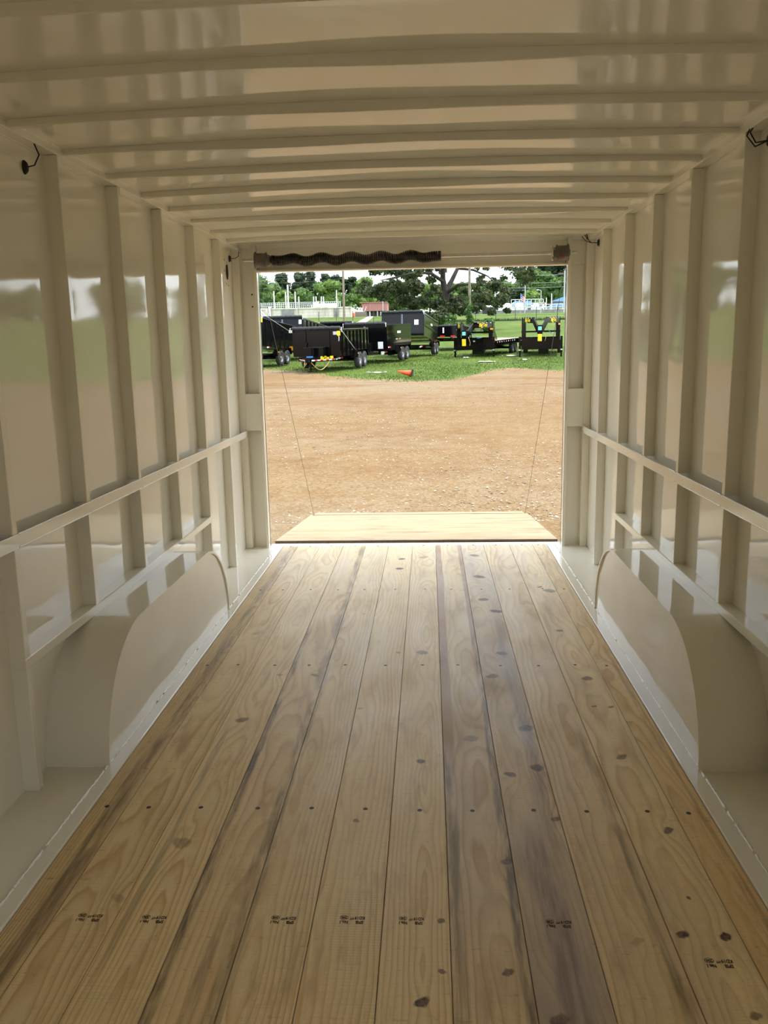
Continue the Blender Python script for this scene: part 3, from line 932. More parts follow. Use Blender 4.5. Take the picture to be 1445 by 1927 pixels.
cover = n.mr(n.noise(n.mapv(P, (0.22, 0.35, 1)), 1.0, 5, 0.6), 0.36, 0.60, 0.15, 0.8)
near = n.mr(n.sep(P)[1], 14, 33, 1.0, 0.2)
peb_m = n.math('MULTIPLY', n.math('MULTIPLY', n.mr(peb, 0.42, 0.55, 0, 1), near), cover)
pc = n.ramp(n.sep(vo)[1], [(0.0, (0.101, 0.063, 0.028)), (0.35, (0.209, 0.150, 0.077)), (0.7, (0.268, 0.211, 0.118)), (1.0, (0.168, 0.101, 0.040))])
dirt = n.mix(peb_m, dirt, pc)
dirt = n.mix(n.mr(n3, 0.52, 0.70, 0, 0.6), dirt, (0.101, 0.054, 0.019))
trk = n.noise(n.mapv(P, (0.05, 0.9, 1), (3, 0, 0)), 1.0, 3, 0.6, 1.2)
dirt = n.mix(n.math('MULTIPLY', n.mr(trk, 0.56, 0.66, 0, 0.5), n.mr(n.sep(P)[1], 16, 22, 0, 1)), dirt, (0.121, 0.059, 0.019))
g1 = n.noise(n.mapv(P, (0.5, 0.22, 1)), 1.0, 5, 0.6)
g2 = n.noise(P, 6, 4, 0.7)
grass = n.ramp(g1, [(0.3, (0.057, 0.095, 0.014)), (0.5, (0.082, 0.129, 0.020)), (0.7, (0.118, 0.160, 0.032))])
grass = n.mix(n.mr(g2, 0.5, 0.75, 0, 0.4), grass, (0.046, 0.080, 0.012))
tm = n.math('ADD', gf, n.math('ADD', n.math('MULTIPLY', n.math('SUBTRACT', n.noise(P, 0.55, 5, 0.65), 0.5), 0.75), n.math('MULTIPLY', n.math('SUBTRACT', n2, 0.5), 0.35)))
tf = n.mr(tm, 0.46, 0.56, 0, 1, True)
n.p(color=n.mix(tf, dirt, grass), rough=0.95, spec=0.15, normal=n.bump(vd, 0.5, -0.03))
MAT['ground'] = n.m
gd = k.build('ground', MAT['ground'])
a_ = gd.data.attributes.new('turf', 'FLOAT', 'POINT')
a_.data.foreach_set('value', gr)
tag(gd, 'tan gravel and dirt yard giving way to grass field', 'ground', kind='structure')


def arr_mesh(name, verts, faces_n, mat):
    """verts: (N*k,3) array of separate k-gons"""
    k_ = faces_n
    nf = len(verts) // k_
    me = bpy.data.meshes.new(name)
    me.vertices.add(len(verts))
    me.vertices.foreach_set('co', np.asarray(verts, np.float32).ravel())
    me.loops.add(nf * k_)
    me.loops.foreach_set('vertex_index', np.arange(nf * k_, dtype=np.int32))
    me.polygons.add(nf)
    me.polygons.foreach_set('loop_start', np.arange(0, nf * k_, k_, dtype=np.int32))
    me.polygons.foreach_set('loop_total', np.full(nf, k_, np.int32))
    me.materials.append(mat)
    me.update(calc_edges=True)
    return me


NR = np.random.default_rng(11)
ztv = np.vectorize(zt)

# ---- loose stones on the dirt: many, none singled out
n = NT('pale_stone')
o_ = n.voro(n.coord(), 9, 'Color')
n.p(color=n.ramp(n.sep(o_)[0], [(0.0, (0.16, 0.11, 0.07)), (0.4, (0.36, 0.28, 0.20)), (0.7, (0.40, 0.33, 0.25)), (1.0, (0.48, 0.42, 0.35))]), rough=0.9, spec=0.2)
MAT['stone'] = n.m
ico = [(0, 0, .7), (.9, 0, 0), (0, .9, 0), (-.9, 0, 0), (0, -.9, 0), (0, 0, -.5)]
icf = [(0, 1, 2), (0, 2, 3), (0, 3, 4), (0, 4, 1), (5, 2, 1), (5, 3, 2), (5, 4, 3), (5, 1, 4)]
tri = np.array([[ico[a] for a in f] for f in icf])            # 8,3,3
NS = 20000
yy = 8.9 + 20 * NR.random(NS) ** 1.6
xx = (NR.random(NS) - 0.5) * (4 + 0.55 * yy)
sz = 0.005 + 0.018 * NR.random(NS) ** 4
ang = NR.random(NS) * 2 * PI
ca, sa = np.cos(ang), np.sin(ang)
base = np.stack([xx, yy, ztv(yy) + sz * 0.2], 1)
T = tri.reshape(1, 24, 3) * sz[:, None, None] * np.stack([0.8 + 0.6 * NR.random(NS), 0.8 + 0.6 * NR.random(NS), 0.6 + 0.5 * NR.random(NS)], 1)[:, None, :]
X_ = T[..., 0] * ca[:, None] - T[..., 1] * sa[:, None]
Y_ = T[..., 0] * sa[:, None] + T[..., 1] * ca[:, None]
T = np.stack([X_, Y_, T[..., 2]], -1) + base[:, None, :]
gv = link('gravel', arr_mesh('gravel', T.reshape(-1, 3), 3, MAT['stone']))
tag(gv, 'pale loose gravel scattered over the dirt behind the ramp', 'gravel', kind='stuff')

# ---- grass blades round the parked trailers
n = NT('grass_blade')
o_ = n.noise(n.coord(), 0.6, 3)
o2 = n.noise(n.coord(), 9.0, 2)
c_ = n.ramp(o_, [(0.3, (0.072, 0.116, 0.017)), (0.55, (0.102, 0.156, 0.024)), (0.75, (0.152, 0.191, 0.043))])
n.p(color=n.mix(n.mr(o2, 0.5, 0.7, 0, 0.5), c_, (0.057, 0.098, 0.014)), rough=0.7, spec=0.2)
MAT['grass'] = n.m
NG = 90000
yy = 30.5 + 32 * NR.random(NG) ** 1.2
xx = (NR.random(NG) - 0.47) * (3 + 0.42 * yy)
bb = np.interp(xx, bx_, by_)
keep = (yy - bb) > NR.normal(0.4, 1.1, NG)
xx, yy = xx[keep], yy[keep]
m_ = len(xx)
h = 0.02 + 0.06 * NR.random(m_) ** 2
wd = 0.010 + 0.012 * NR.random(m_)
ang = NR.random(m_) * 2 * PI
b0 = np.stack([xx, yy, ztv(yy) - 0.005], 1)
dv = np.stack([np.cos(ang), np.sin(ang), np.zeros(m_)], 1) * wd[:, None]
tp = b0 + np.stack([NR.normal(0, 0.03, m_), NR.normal(0, 0.03, m_), h], 1)
gs = link('grass', arr_mesh('grass', np.stack([b0 - dv, b0 + dv, tp], 1).reshape(-1, 3), 3, MAT['grass']))
tag(gs, 'short mown grass round the parked trailers', 'grass', kind='stuff')

# ---------------------------------------------------------------- yard materials
MAT['tblack'] = plain('gloss_black_paint', (0.003, 0.003, 0.0032), 0.10, 0, 0.1, 6, 0.26, 0.0)
MAT['tarp'] = plain('black_vinyl_tarp', (0.022, 0.022, 0.024), 0.42, 0, 0.3, 14, 0.4, 0, 0.4)
MAT['tyre'] = plain('tyre_rubber', (0.030, 0.029, 0.028), 0.75, 0, 0.25, 30)
MAT['rim'] = plain('silver_wheel', (0.26, 0.26, 0.27), 0.35, 0.6, 0.1, 20)
MAT['white_tape'] = plain('white_reflector', (0.80, 0.80, 0.80), 0.4)
MAT['red_tape'] = plain('red_reflector', (0.50, 0.02, 0.02), 0.35)
MAT['yellow'] = plain('yellow_decal', (0.90, 0.62, 0.01), 0.45)
MAT['amber'] = plain('amber_lens', (0.85, 0.30, 0.02), 0.3)
MAT['paper'] = plain('white_paper', (0.82, 0.82, 0.80), 0.6)
MAT['teal'] = plain('teal_decal', (0.25, 0.62, 0.60), 0.5)
MAT['blue'] = plain('blue_plug', (0.03, 0.20, 0.55), 0.4)
MAT['brass'] = plain('yellow_chain', (0.50, 0.38, 0.14), 0.4, 0.6)
MAT['deck'] = plain('new_pine_deck', (0.72, 0.56, 0.34), 0.6, 0, 0.15, 3)
MAT['orange'] = plain('orange_cone', (0.80, 0.10, 0.015), 0.5)
MAT['grey_post'] = plain('grey_painted_post', (0.11, 0.12, 0.15), 0.3, 0, 0.1, 6, 0.5, 0.4)


def wheel(parent, x, y, s, r=0.375, w=0.24):
    pr = [(0.20, -0.40), (0.24, -0.5), (0.30, -0.5), (0.345, -0.47), (r, -0.36), (r, 0.36), (0.345, 0.47), (0.30, 0.5), (0.24, 0.5), (0.20, 0.40)]
    t = MB().lathe([(a * r / 0.375, b * w * s) for a, b in pr], 24).build('tyre', MAT['tyre'], parent, loc=(x, y, r), fix=True)
    k_ = MB().lathe([(0.0001, 0.30 * w * s), (0.06, 0.34 * w * s), (0.07, 0.22 * w * s), (0.15, 0.10 * w * s), (0.19, 0.36 * w * s), (0.215, 0.44 * w * s), (0.222, 0.40 * w * s), (0.21, -0.3 * w * s)], 20)
    rm = k_.build('rim', MAT['rim'], t, fix=True)
    k_ = MB()
    for q in range(6):
        a = 2 * PI * q / 6
        k_.tube([(0.16 * w * s, 0.125 * math.cos(a), 0.125 * math.sin(a)), (0.19 * w * s, 0.125 * math.cos(a), 0.125 * math.sin(a))], 0.026, 8)
    k_.build('wheel_hole', MAT['dark_hole'], t)['kind'] = 'stuff'
    return t


def tape(parent, p0, p1, nrm, h=0.05, nseg=6, start=0):
    """alternating red and white reflector strips between two points on a face"""
    p0, p1, nrm = Vector(p0), Vector(p1), Vector(nrm)
    for i in range(nseg):
        a = p0.lerp(p1, i / nseg)
        b = p0.lerp(p1, (i + 1) / nseg)
        up = nrm.cross((p1 - p0)).normalized() * (h / 2)
        q = nrm * 0.006
        k_ = MB()
        vs_ = [a - up, b - up, b + up, a + up, a - up + q, b - up + q, b + up + q, a + up + q]
        k_.add(vs_, [(0, 3, 2, 1), (4, 5, 6, 7), (0, 1, 5, 4), (1, 2, 6, 5), (2, 3, 7, 6), (3, 0, 4, 7)])
        k_.build('reflector', MAT['white_tape' if (i + start) % 2 == 0 else 'red_tape'], parent, fix=True)


def lettering(parent, body, size, loc, rot, mat, shear=0.15, offset=0.0012, extrude=0.006, name='lettering'):
    me = text_mesh(name, body, size, mat, extrude, offset, shear, 0.95)
    o = link(name, me, parent, loc=loc)
    o.rotation_euler = rot
    return o


def dump_trailer(label, loc, th, L=4.6, hw=1.13, zb=0.62, hb=1.25, tilt=0.0, axle=0.56, detail=0, ribs=True, tarp=True, step=False, tongue=True, name='dump_trailer', group='black dump trailers parked on the grass'):
    """origin: ground under the middle of the bed front; +y runs to the tail"""
    e = empty(name, (loc[0], loc[1], zt(loc[1] + 2)), -th)
    tag(e, label, 'trailer', group)
    e.rotation_euler = (math.atan(0.0315) if loc[1] < 58 else 0, 0, -th)
    BK = MAT['tblack']
    # chassis
    k_ = MB()
    for s in (-1, 1):
        k_.box(*sorted((s * (hw - 0.38), s * (hw - 0.26))), -0.1, L, zb - 0.20, zb - 0.04)
    for q in range(6):
        k_.box(-hw + 0.3, hw - 0.3, q * L / 5.2, q * L / 5.2 + 0.08, zb - 0.18, zb - 0.08)
    k_.build('chassis', BK, e)
    if tongue:
        k_ = MB()
        for s in (-1, 1):
            k_.bar((s * (hw - 0.30), 0.1, zb - 0.12), (s * 0.06, -1.25, zb - 0.12), 0.09, 0.15)
        k_.box(-0.09, 0.09, -1.5, -1.15, zb - 0.2, zb - 0.04)
        k_.build('tongue', BK, e)
        k_ = MB().tube([(0, -1.05, 0.02), (0, -1.05, zb + 0.30)], 0.045, 10)
        k_.box(-0.10, 0.10, -1.15, -0.95, 0.0, 0.03)
        k_.box(-0.09, 0.09, -1.14, -0.96, zb + 0.05, zb + 0.42)
        k_.build('jack', BK, e)
        # hydraulic pump box between tongue and bed
        MB().box(-0.45, 0.45, -0.62, -0.12, zb - 0.10, zb + 0.42).build('pump_box', BK, e, 0.02)
    # bed, raised at the nose by tilt
    piv = empty('bed', (0, L, zb))
    piv.parent = e
    piv.rotation_euler = (-tilt, 0, 0)
    t_ = 0.05
    k_ = MB()
    k_.box(-hw, hw, -L, 0, 0, 0.08)
    k_.box(-hw, hw, -L, -L + t_, 0.08, hb)
    for s in (-1, 1):
        k_.box(*sorted((s * hw, s * (hw - t_))), -L + t_, 0, 0.08, hb)
    k_.box(-hw + t_, hw - t_, -t_, 0, 0.08, hb)
    k_.build('bed_shell', BK, piv)
    k_ = MB()
    for s in (-1, 1):
        k_.box(*sorted((s * (hw - 0.05), s * (hw + 0.04))), -L - 0.02, 0.02, hb, hb + 0.08)
    k_.box(-hw - 0.04, hw + 0.04, -L - 0.04, -L + 0.06, hb, hb + 0.08)
    k_.build('top_rail', BK, piv, 0.01)
    if ribs:
        nr = 8
        for s in (-1, 1):
            for q in range(nr):
                y = -L + 0.15 + q * (L - 0.25) / (nr - 1)
                k_ = MB().box(*sorted((s * hw, s * (hw + 0.05))), y - 0.03, y + 0.03, 0.0, hb)
                k_.build('rib', BK, piv)
    if step:
        for s in (-1, 1):
            k_ = MB().box(*sorted((s * hw, s * (hw + 0.07))), -L * 0.98, -0.2, hb * 0.48, hb * 0.52)
            k_.box(*sorted((s * hw, s * (hw + 0.05))), -L * 0.99, -L * 0.95, 0, hb)
            k_.build('side_step', BK, piv)
    # front braces
    for x in (-hw * 0.02, ) if step else (-0.55, 0.55):
        MB().box(x - 0.05, x + 0.05, -L - 0.05, -L, 0.0, hb).build('front_brace', MAT['grey_post'] if step else BK, piv)
    if tarp:
        k_ = MB()
        pts_ = [(-hw + 0.02 + (2 * hw - 0.04) * i / 24, -L - 0.05, hb + 0.13 + 0.008 * math.sin(i * 1.9)) for i in range(25)]
        k_.tube(pts_, [0.085 + 0.012 * math.sin(i * 2.3) for i in range(25)], 10)
        k_.build('tarp_roll', MAT['tarp'], piv)
        for s in (-1, 1):
            k_ = MB().tube([(s * (hw + 0.05), -L - 0.05, hb + 0.14), (s * (hw + 0.06), -L - 0.13, hb + 0.16), (s * (hw + 0.06), -L - 0.13, hb - 0.05)], 0.018, 6)
            k_.build('tarp_arm', MAT['steel'], piv)
    # fenders and wheels
    ya = L * axle
    for s in (-1, 1):
        x0_, x1_ = sorted((s * (hw + 0.02), s * (hw + 0.30)))
        k_ = MB().prism([(ya - 0.98, 0.50), (ya - 0.86, 0.84), (ya + 0.86, 0.84), (ya + 0.98, 0.50), (ya + 0.95, 0.50), (ya + 0.84, 0.81), (ya - 0.84, 0.81), (ya - 0.95, 0.50)], 'x', x0_, x1_)
        k_.build('fender', BK, e, fix=True)
        for dy in (-0.43, 0.43):
            wheel(e, s * (hw + 0.155), ya + dy, s)
        MB().box(*sorted((s * (hw + 0.28), s * (hw + 0.305))), ya - 0.95, ya - 0.86, 0.66, 0.72).build('marker_light', MAT['amber'], e)
        tape(e, (s * (hw - 0.255), 0.2, zb - 0.10), (s * (hw - 0.255), 1.0, zb - 0.10), (s, 0, 0), 0.06, 2)
        tape(e, (s * (hw - 0.255), L - 0.9, zb - 0.10), (s * (hw - 0.255), L - 0.2, zb - 0.10), (s, 0, 0), 0.06, 2)
    k_ = MB()
    for dy in (-0.43, 0.43):
        k_.tube([(-hw, ya + dy, 0.37), (hw, ya + dy, 0.37)], 0.05, 8)
    k_.box(-hw + 0.26, -hw + 0.38, ya - 0.8, ya + 0.8, 0.36, zb - 0.1).box(hw - 0.38, hw - 0.26, ya - 0.8, ya + 0.8, 0.36, zb - 0.1)
    k_.build('axles', BK, e)
    MB().tube([(0, 0.5, zb - 0.1), (0, 2.2, zb + 0.02 + max(0, math.sin(tilt)) * (L - 2.2))], 0.05, 8).build('hydraulic_ram', MAT['steel'], e)
    return e, piv


# ---- T2, the nearest one, facing the camera
t2, t2b = dump_trailer('nearest black dump trailer facing the opening, with red and white tape on its tongue', (-4.93, 37.9), 0.185, L=4.6, hw=1.13, hb=1.10)
BKM = MAT['tblack']
y_ = -4.6
k = MB().prism([(-1.10, 0.0), (-0.62, 0.0), (-0.42, 0.62), (-1.10, 0.62)], 'y', y_ - 0.08, y_ - 0.051)
k.build('gusset', BKM, t2b, fix=True)
k = MB().prism([(1.10, 0.0), (0.80, 0.0), (0.72, 0.62), (1.10, 0.62)], 'y', y_ - 0.08, y_ - 0.051)
k.build('gusset', BKM, t2b, fix=True)
MB().box(0.80, 0.96, -4.66, -4.651, 0.12, 0.42).build('warning_label', MAT['paper'], t2b)
MB().box(0.99, 1.10, -4.66, -4.651, 0.02, 0.24).build('caution_label', MAT['yellow'], t2b)
MB().box(0.98, 1.12, -4.74, -4.70, 0.90, 1.10).build('tarp_label', MAT['yellow'], t2b)
MB().box(0.80, 0.98, -4.74, -4.70, 0.94, 1.08).build('tarp_bracket', MAT['steel'], t2b)
MB().tube([(0.98, -4.7, 1.02), (1.06, -4.72, 0.84), (1.05, -4.72, 0.66)], 0.02, 6).build('crank_handle', MAT['steel'], t2b)
MB().tube([(1.10, -4.70, 1.18), (1.18, -4.66, 1.10), (1.26, -2.95, 0.28)], 0.018, 6).build('tarp_spring_arm', MAT['steel'], t2b)
MB().box(-1.24, -1.08, -4.78, -4.66, 1.06, 1.18).build('tarp_bracket', MAT['steel'], t2b)
k = MB()
k.box(-0.15, -0.02, -4.66, -4.651, 0.36, 0.40)
k.build('badge', MAT['steel'], t2b)
for s in (-1, 1):
    p0 = Vector((s * 0.10, -1.28, 0.50))
    p1 = Vector((s * 0.86, 0.06, 0.50))
    nrm = Vector((s * (p1.y - p0.y), -(abs(p1.x) - abs(p0.x)), 0)).normalized() if s > 0 else Vector((-(p1.y - p0.y), -(abs(p1.x) - abs(p0.x)), 0)).normalized()
    tape(t2, p0 + nrm * 0.05, p1 + nrm * 0.05, nrm, 0.055, 9)
lettering(t2, 'BigTex', 0.20, (0.55, -0.70, 0.585), (PI / 2, 0, math.atan2(1.34, 0.76)), MAT['yellow'])
MB().box(0.72, 0.86, -0.45, -0.435, 0.55, 0.66).build('size_label', MAT['yellow'], t2)
MB().box(-0.12, 0.12, -1.2, -1.02, 0.62, 0.68).build('breakaway_plug', MAT['blue'], t2)
k = MB().tube([(0.10 + 0.55 * t, -1.25 + 0.9 * t, 0.42 - 0.42 * math.sin(PI * t) * 0.8) for t in [i / 12 for i in range(13)]], 0.018, 6)
k.build('safety_chain', MAT['brass'], t2)
k = MB().tube([(-0.12 - 0.06 * t, -1.35 - 0.1 * t, 0.50 - 0.28 * t) for t in (0, .5, 1)] + [(-0.05, -1.4, 0.40)], 0.02, 6)
k.build('safety_chain', MAT['brass'], t2)

# ---- T1, left, nose raised, half hidden by the jamb
t1, t1b = dump_trailer('black dump trailer with raised nose, cut off by the left door jamb', (-9.29, 41.4), 0.20, L=4.8, hw=1.13, hb=1.26, tilt=math.radians(5.5))
MB().box(1.10, 1.19, -4.7, -4.5, 1.12, 1.34).build('tarp_label', MAT['yellow'], t1b)
MB().tube([(1.12, -4.78, 1.40), (1.26, -4.2, 1.44), (1.26, -0.6, 0.9)], 0.016, 6).build('tarp_spring_arm', MAT['steel'], t1b)
tape(t1, (1.14, 0.95, 0.95), (1.14, 1.35, 0.95), (1, 0, 0), 0.07, 2)
MB().box(1.28, 1.44, 3.72, 3.76, 0.70, 0.90).build('marker_light', MAT['amber'], t1)

# ---- T3, green reflecting side
t3, t3b = dump_trailer('black dump trailer with smooth level sides reflecting the grass, second behind the nearest', (-3.27, 44.8), 0.27, L=4.6, hw=1.12, hb=1.26, zb=0.60, ribs=False, step=True)
MB().box(1.1205, 1.126, -2.6, -2.0, 0.86, 0.98).build('side_badge', MAT['paper'], t3b)
MB().box(0.70, 0.98, -4.66, -4.651, 0.10, 0.46).build('warning_label', MAT['paper'], t3b)
MB().box(0.45, 1.02, -4.66, -4.651, -0.20, -0.04).build('warning_label', MAT['paper'], t3b)
tape(t3b, (1.122, -4.4, 0.16), (1.122, -3.8, 0.16), (1, 0, 0), 0.07, 2)
tape(t3b, (1.122, -2.9, 0.56), (1.122, -2.0, 0.56), (1, 0, 0), 0.06, 3)

# ---- T4, tall one with raised bed and tarp roll
t4, t4b = dump_trailer('tall dump trailer with raised bed and rolled tarp in front of the oak', (-1.53, 51.2), 0.19, L=4.8, hw=1.25, hb=1.26, zb=0.66, tilt=math.radians(7.0), ribs=False, step=True, axle=0.62)
MB().box(0.72, 0.98, -4.86, -4.851, 0.62, 0.92).build('warning_label', MAT['paper'], t4b)
MB().box(1.2505, 1.256, -2.4, -1.9, 0.85, 0.97).build('side_badge', MAT['paper'], t4b)
MB().box(1.2505, 1.256, -4.6, -4.35, 0.30, 0.42).build('side_badge', MAT['paper'], t4b)
tape(t4, (1.0, 0.4, 0.58), (1.0, 1.2, 0.58), (1, 0, 0), 0.07, 2)

# ---- T6 behind T1, T7 behind T2
t6, t6b = dump_trailer('tall dump trailer with raised bed standing behind the leftmost trailer', (-8.55, 50.2), 0.20, L=4.8, hw=1.22, hb=1.10, zb=0.66, tilt=math.radians(7.0), ribs=True, step=True)
MB().box(1.0, 1.18, -4.86, -4.851, 0.80, 1.06).build('warning_label', MAT['paper'], t6b)
t7, t7b = dump_trailer('low black dump trailer showing only its top rail behind the nearest trailer', (-6.1, 57.2), 0.20, L=4.6, hw=1.12, hb=1.32, zb=0.62, ribs=True)
# ---- T5 black low trailer seen from its tail between the tall trailer and the gooseneck
t5, t5b = dump_trailer('low black trailer with red tail lights between the tall trailer and the gooseneck', (1.9, 63.5), PI + 0.15, L=4.0, hw=1.15, hb=0.70, zb=0.62, ribs=True, tongue=False)
for x in (-0.6, 0.15, 0.75):
    MB().box(x, x + 0.34, 0.03, 0.07, -0.04, 0.08).build('tail_light', MAT['red_tape'], t5b)
MB().box(-0.95, -0.6, 0.03, 0.07, -0.30, -0.18).build('tail_light', MAT['red_tape'], t5b)
MB().box(0.2, 0.3, 0.03, 0.06, 0.25, 0.62).build('tail_label', MAT['paper'], t5b)


# ---------------------------------------------------------------- gooseneck flatbeds
def gooseneck(label, loc, th, top=2.0, tag_yellow=True):
    e = empty('gooseneck_trailer', (loc[0], loc[1], zt(loc[1])), 0)
    e.rotation_euler = (math.atan(0.0315), 0, -th)
    tag(e, label, 'trailer', 'gooseneck flatbed trailers on the grass')
    BK = MAT['tblack']
    hw = 1.10
    for s in (-1, 1):
        # landing leg
        k_ = MB().box(*sorted((s * hw, s * (hw + 0.13))), -0.10, 0.04, 0.30, 1.15)
        k_.box(*sorted((s * (hw + 0.02), s * (hw + 0.11))), -0.08, 0.02, 0.0, 0.32)
        k_.build('landing_leg', BK, e)
        MB().box(*sorted((s * (hw + 0.02), s * (hw + 0.14))), -0.13, -0.10, 0.36, 0.44).build('leg_pin', MAT['steel'], e)
        # riser and rear brace
        k_ = MB().prism([(0.06, 0.45), (0.36, 0.45), (0.36, 0.95), (1.35, 0.95), (0.46, 1.62), (0.40, top - 0.06), (0.34, top), (0.06, top)], 'x', *sorted((s * (hw - 0.26), s * (hw - 0.02))))
        k_.build('riser', BK, e, fix=True)
        # arm from riser to coupler: level, then sloping down
        A = Vector((s * (hw - 0.06), 0.14, top - 0.16))
        B = Vector((s * 0.34, -1.55, top - 0.16))
        D = Vector((s * 0.10, -2.15, top - 0.70))
        k_ = MB()
        k_.bar(A, B, 0.09, 0.32)
        k_.bar(B + (A - B).normalized() * 0.08, D, 0.09, 0.28)
        arm = k_.build('neck_arm', BK, e)
        dirv = (B - A).normalized()
        nrm = Vector((s, 0, 0)) - dirv * dirv.dot(Vector((s, 0, 0)))
        nrm.normalize()
        mid = A.lerp(B, 0.52) + nrm * 0.048
        u = dirv * (-1 if s > 0 else 1)
        rz_ = math.atan2(u.y, u.x)
        lettering(arm, 'BigTex', 0.30, mid, (PI / 2, 0, rz_), MAT['yellow'], 0.12, 0.002)
        for q in range(4):
            p = A.lerp(B, 0.15 + q * 0.22) + nrm * 0.05 + Vector((0, 0, 0.12))
            MB().bar(p, p + u * 0.10, 0.012, 0.03).build('reflector', MAT['white_tape'], arm)
        MB().bar(A + nrm * 0.05 + Vector((0, 0, -0.24)), A + nrm * 0.05 + Vector((0, 0, -0.24)) - u * 0.28 * (1 if s > 0 else 1), 0.012, 0.09).build('model_label', MAT['amber'], arm)
    k_ = MB().box(-0.14, 0.14, -2.30, -2.0, top - 0.92, top - 0.42)
    k_.tube([(0, -2.15, top - 1.25), (0, -2.15, top - 0.9)], 0.07, 10)
    k_.build('coupler', BK, e, 0.01)
    MB().box(-0.10, 0.10, -2.315, -2.302, top - 0.70, top - 0.50).build('safety_label', MAT['teal'], e)
    MB().box(-0.11, 0.11, -2.32, -2.30, top - 1.28, top - 0.90).build('hang_tag', MAT['yellow'], e)
    MB().tube([(0.2, -2.1, top - 0.8), (0.32, -2.15, top - 1.1), (0.28, -2.1, top - 1.28)], 0.015, 6).build('safety_chain', MAT['brass'], e)
    MB().tube([(0.35, -1.9, top - 0.6), (0.62, -1.6, top - 0.9), (0.75, -1.2, top - 0.85)], 0.012, 6).build('power_cord', MAT['blue'], e)
    # tool box across the front
    bx0 = MB().box(-hw + 0.02, hw - 0.02, -0.10, 0.45, 0.42, 1.10).build('tool_box', BK, e, 0.015)
    MB().box(-0.05, 0.07, -0.115, -0.10, 0.88, 0.96).build('latch', MAT['steel'], bx0)
    MB().box(-hw + 0.02, hw - 0.02, -0.12, 0.46, 1.10, 1.125).build('lid', BK, bx0)
    MB().bar((-hw, 0.2, 1.42), (hw, 0.2, 1.42), 0.07, 0.10).build('cross_bar', BK, e)
    MB().box(-0.12, 0.45, -0.02, 0.4, 0.16, 0.42).build('spare_box', BK, e)
    # bed
    k_ = MB()
    for s in (-1, 1):
        k_.box(*sorted((s * (hw - 0.02), s * (hw + 0.10))), 0.36, 8.8, 0.62, 0.92)
        k_.box(*sorted((s * 0.45, s * 0.60)), 0.36, 8.8, 0.45, 0.85)
    for q in range(14):
        k_.box(-hw, hw, 0.5 + q * 0.62, 0.58 + q * 0.62, 0.72, 0.84)
    k_.build('bed_frame', BK, e)
    for q in range(9):
        x = -hw + 0.03 + q * (2 * hw - 0.06) / 9
        MB().box(x, x + (2 * hw - 0.06) / 9 - 0.012, 1.0, 8.8, 0.86, 0.90).build('deck_board', MAT['deck'], e)
    for s in (-1, 1):
        for q in range(9):
            MB().box(*sorted((s * (hw + 0.10), s * (hw + 0.112))), 0.7 + q * 0.6, 0.78 + q * 0.6, 0.78, 0.86).build('side_marker', MAT['white_tape'] if q % 3 else MAT['amber'], e)
        for dy in (5.3, 6.2):
            wheel(e, s * (hw - 0.04), dy, s, 0.36, 0.24)
    k_ = MB()
    for dy in (5.3, 6.2):
        k_.tube([(-hw, dy, 0.36), (hw, dy, 0.36)], 0.06, 8)
    k_.build('axles', BK, e)
    return e


gooseneck('gooseneck flatbed in front of the oak, its pine deck running off to the right', (2.72, 50.6), 0.31, 2.0)
gooseneck('gooseneck flatbed at the right door jamb, seen nearly head-on', (6.42, 49.4), 0.15, 2.22)

# ---- traffic cone lying on its side at the grass edge
cn = empty('traffic_cone', (-0.86, 33.6, zt(33.6) + 0.02))
tag(cn, 'orange traffic cone knocked over at the edge of the grass', 'cone')
cn.rotation_euler = (0, math.radians(10), math.radians(-8))
MB().lathe([(0.02, -0.40), (0.028, -0.40), (0.13, 0.18), (0.10, 0.18)], 18).build('cone_body', MAT['orange'], cn, loc=(0, 0, 0.13), fix=True)
MB().box(0.18, 0.215, -0.16, 0.16, -0.02, 0.30).build('cone_base', MAT['black_rubber'], cn)

# ---- bits of paper and board litter on the grass
for i, (x, y, sx, sy, lab) in enumerate(((2.95, 43.6, 0.85, 0.5, 'flat white sheet lying on the grass before the gooseneck tool box'), (5.05, 45.3, 0.55, 0.3, 'crumpled white scrap on the grass between the two goosenecks'), (5.0, 50.6, 1.3, 0.25, 'long pale board on the grass left of the right gooseneck'), (2.15, 49.0, 0.35, 0.2, 'small white scrap under the left gooseneck tool box'), (-2.2, 35.9, 0.85, 0.10, 'thin pale stick lying on the grass left of the orange cone'), (4.1, 72.0, 0.7, 0.4, 'white scrap on the field behind the left gooseneck'))):
    k = MB()
    k.sheet(lambda u, v: ((u - .5) * sx, (v - .5) * sy, 0.04 + 0.03 * math.sin(u * 7 + i) * math.sin(v * 5 + i)), 8, 6, False)
    k.sheet(lambda u, v: ((.5 - u) * sx, (v - .5) * sy, 0.03 + 0.03 * math.sin((1 - u) * 7 + i) * math.sin(v * 5 + i)), 8, 6, False)
    o = k.build('litter', MAT['paper'])
    o.location = (x, y, zt(y) + 0.02)
    tag(o, lab, 'litter', 'litter on the grass')


# ================================================================ background beyond the yard
def at(px, py, Y):
    """world point at depth Y seen at a photo pixel: used to set out surveyed positions"""
    v = _M @ Vector(((px - 722.5) / F_PX, 1.0, -(py - 963.5) / F_PX))
    return Vector((0, 0, 1.5154)) + v * (Y / v.y)


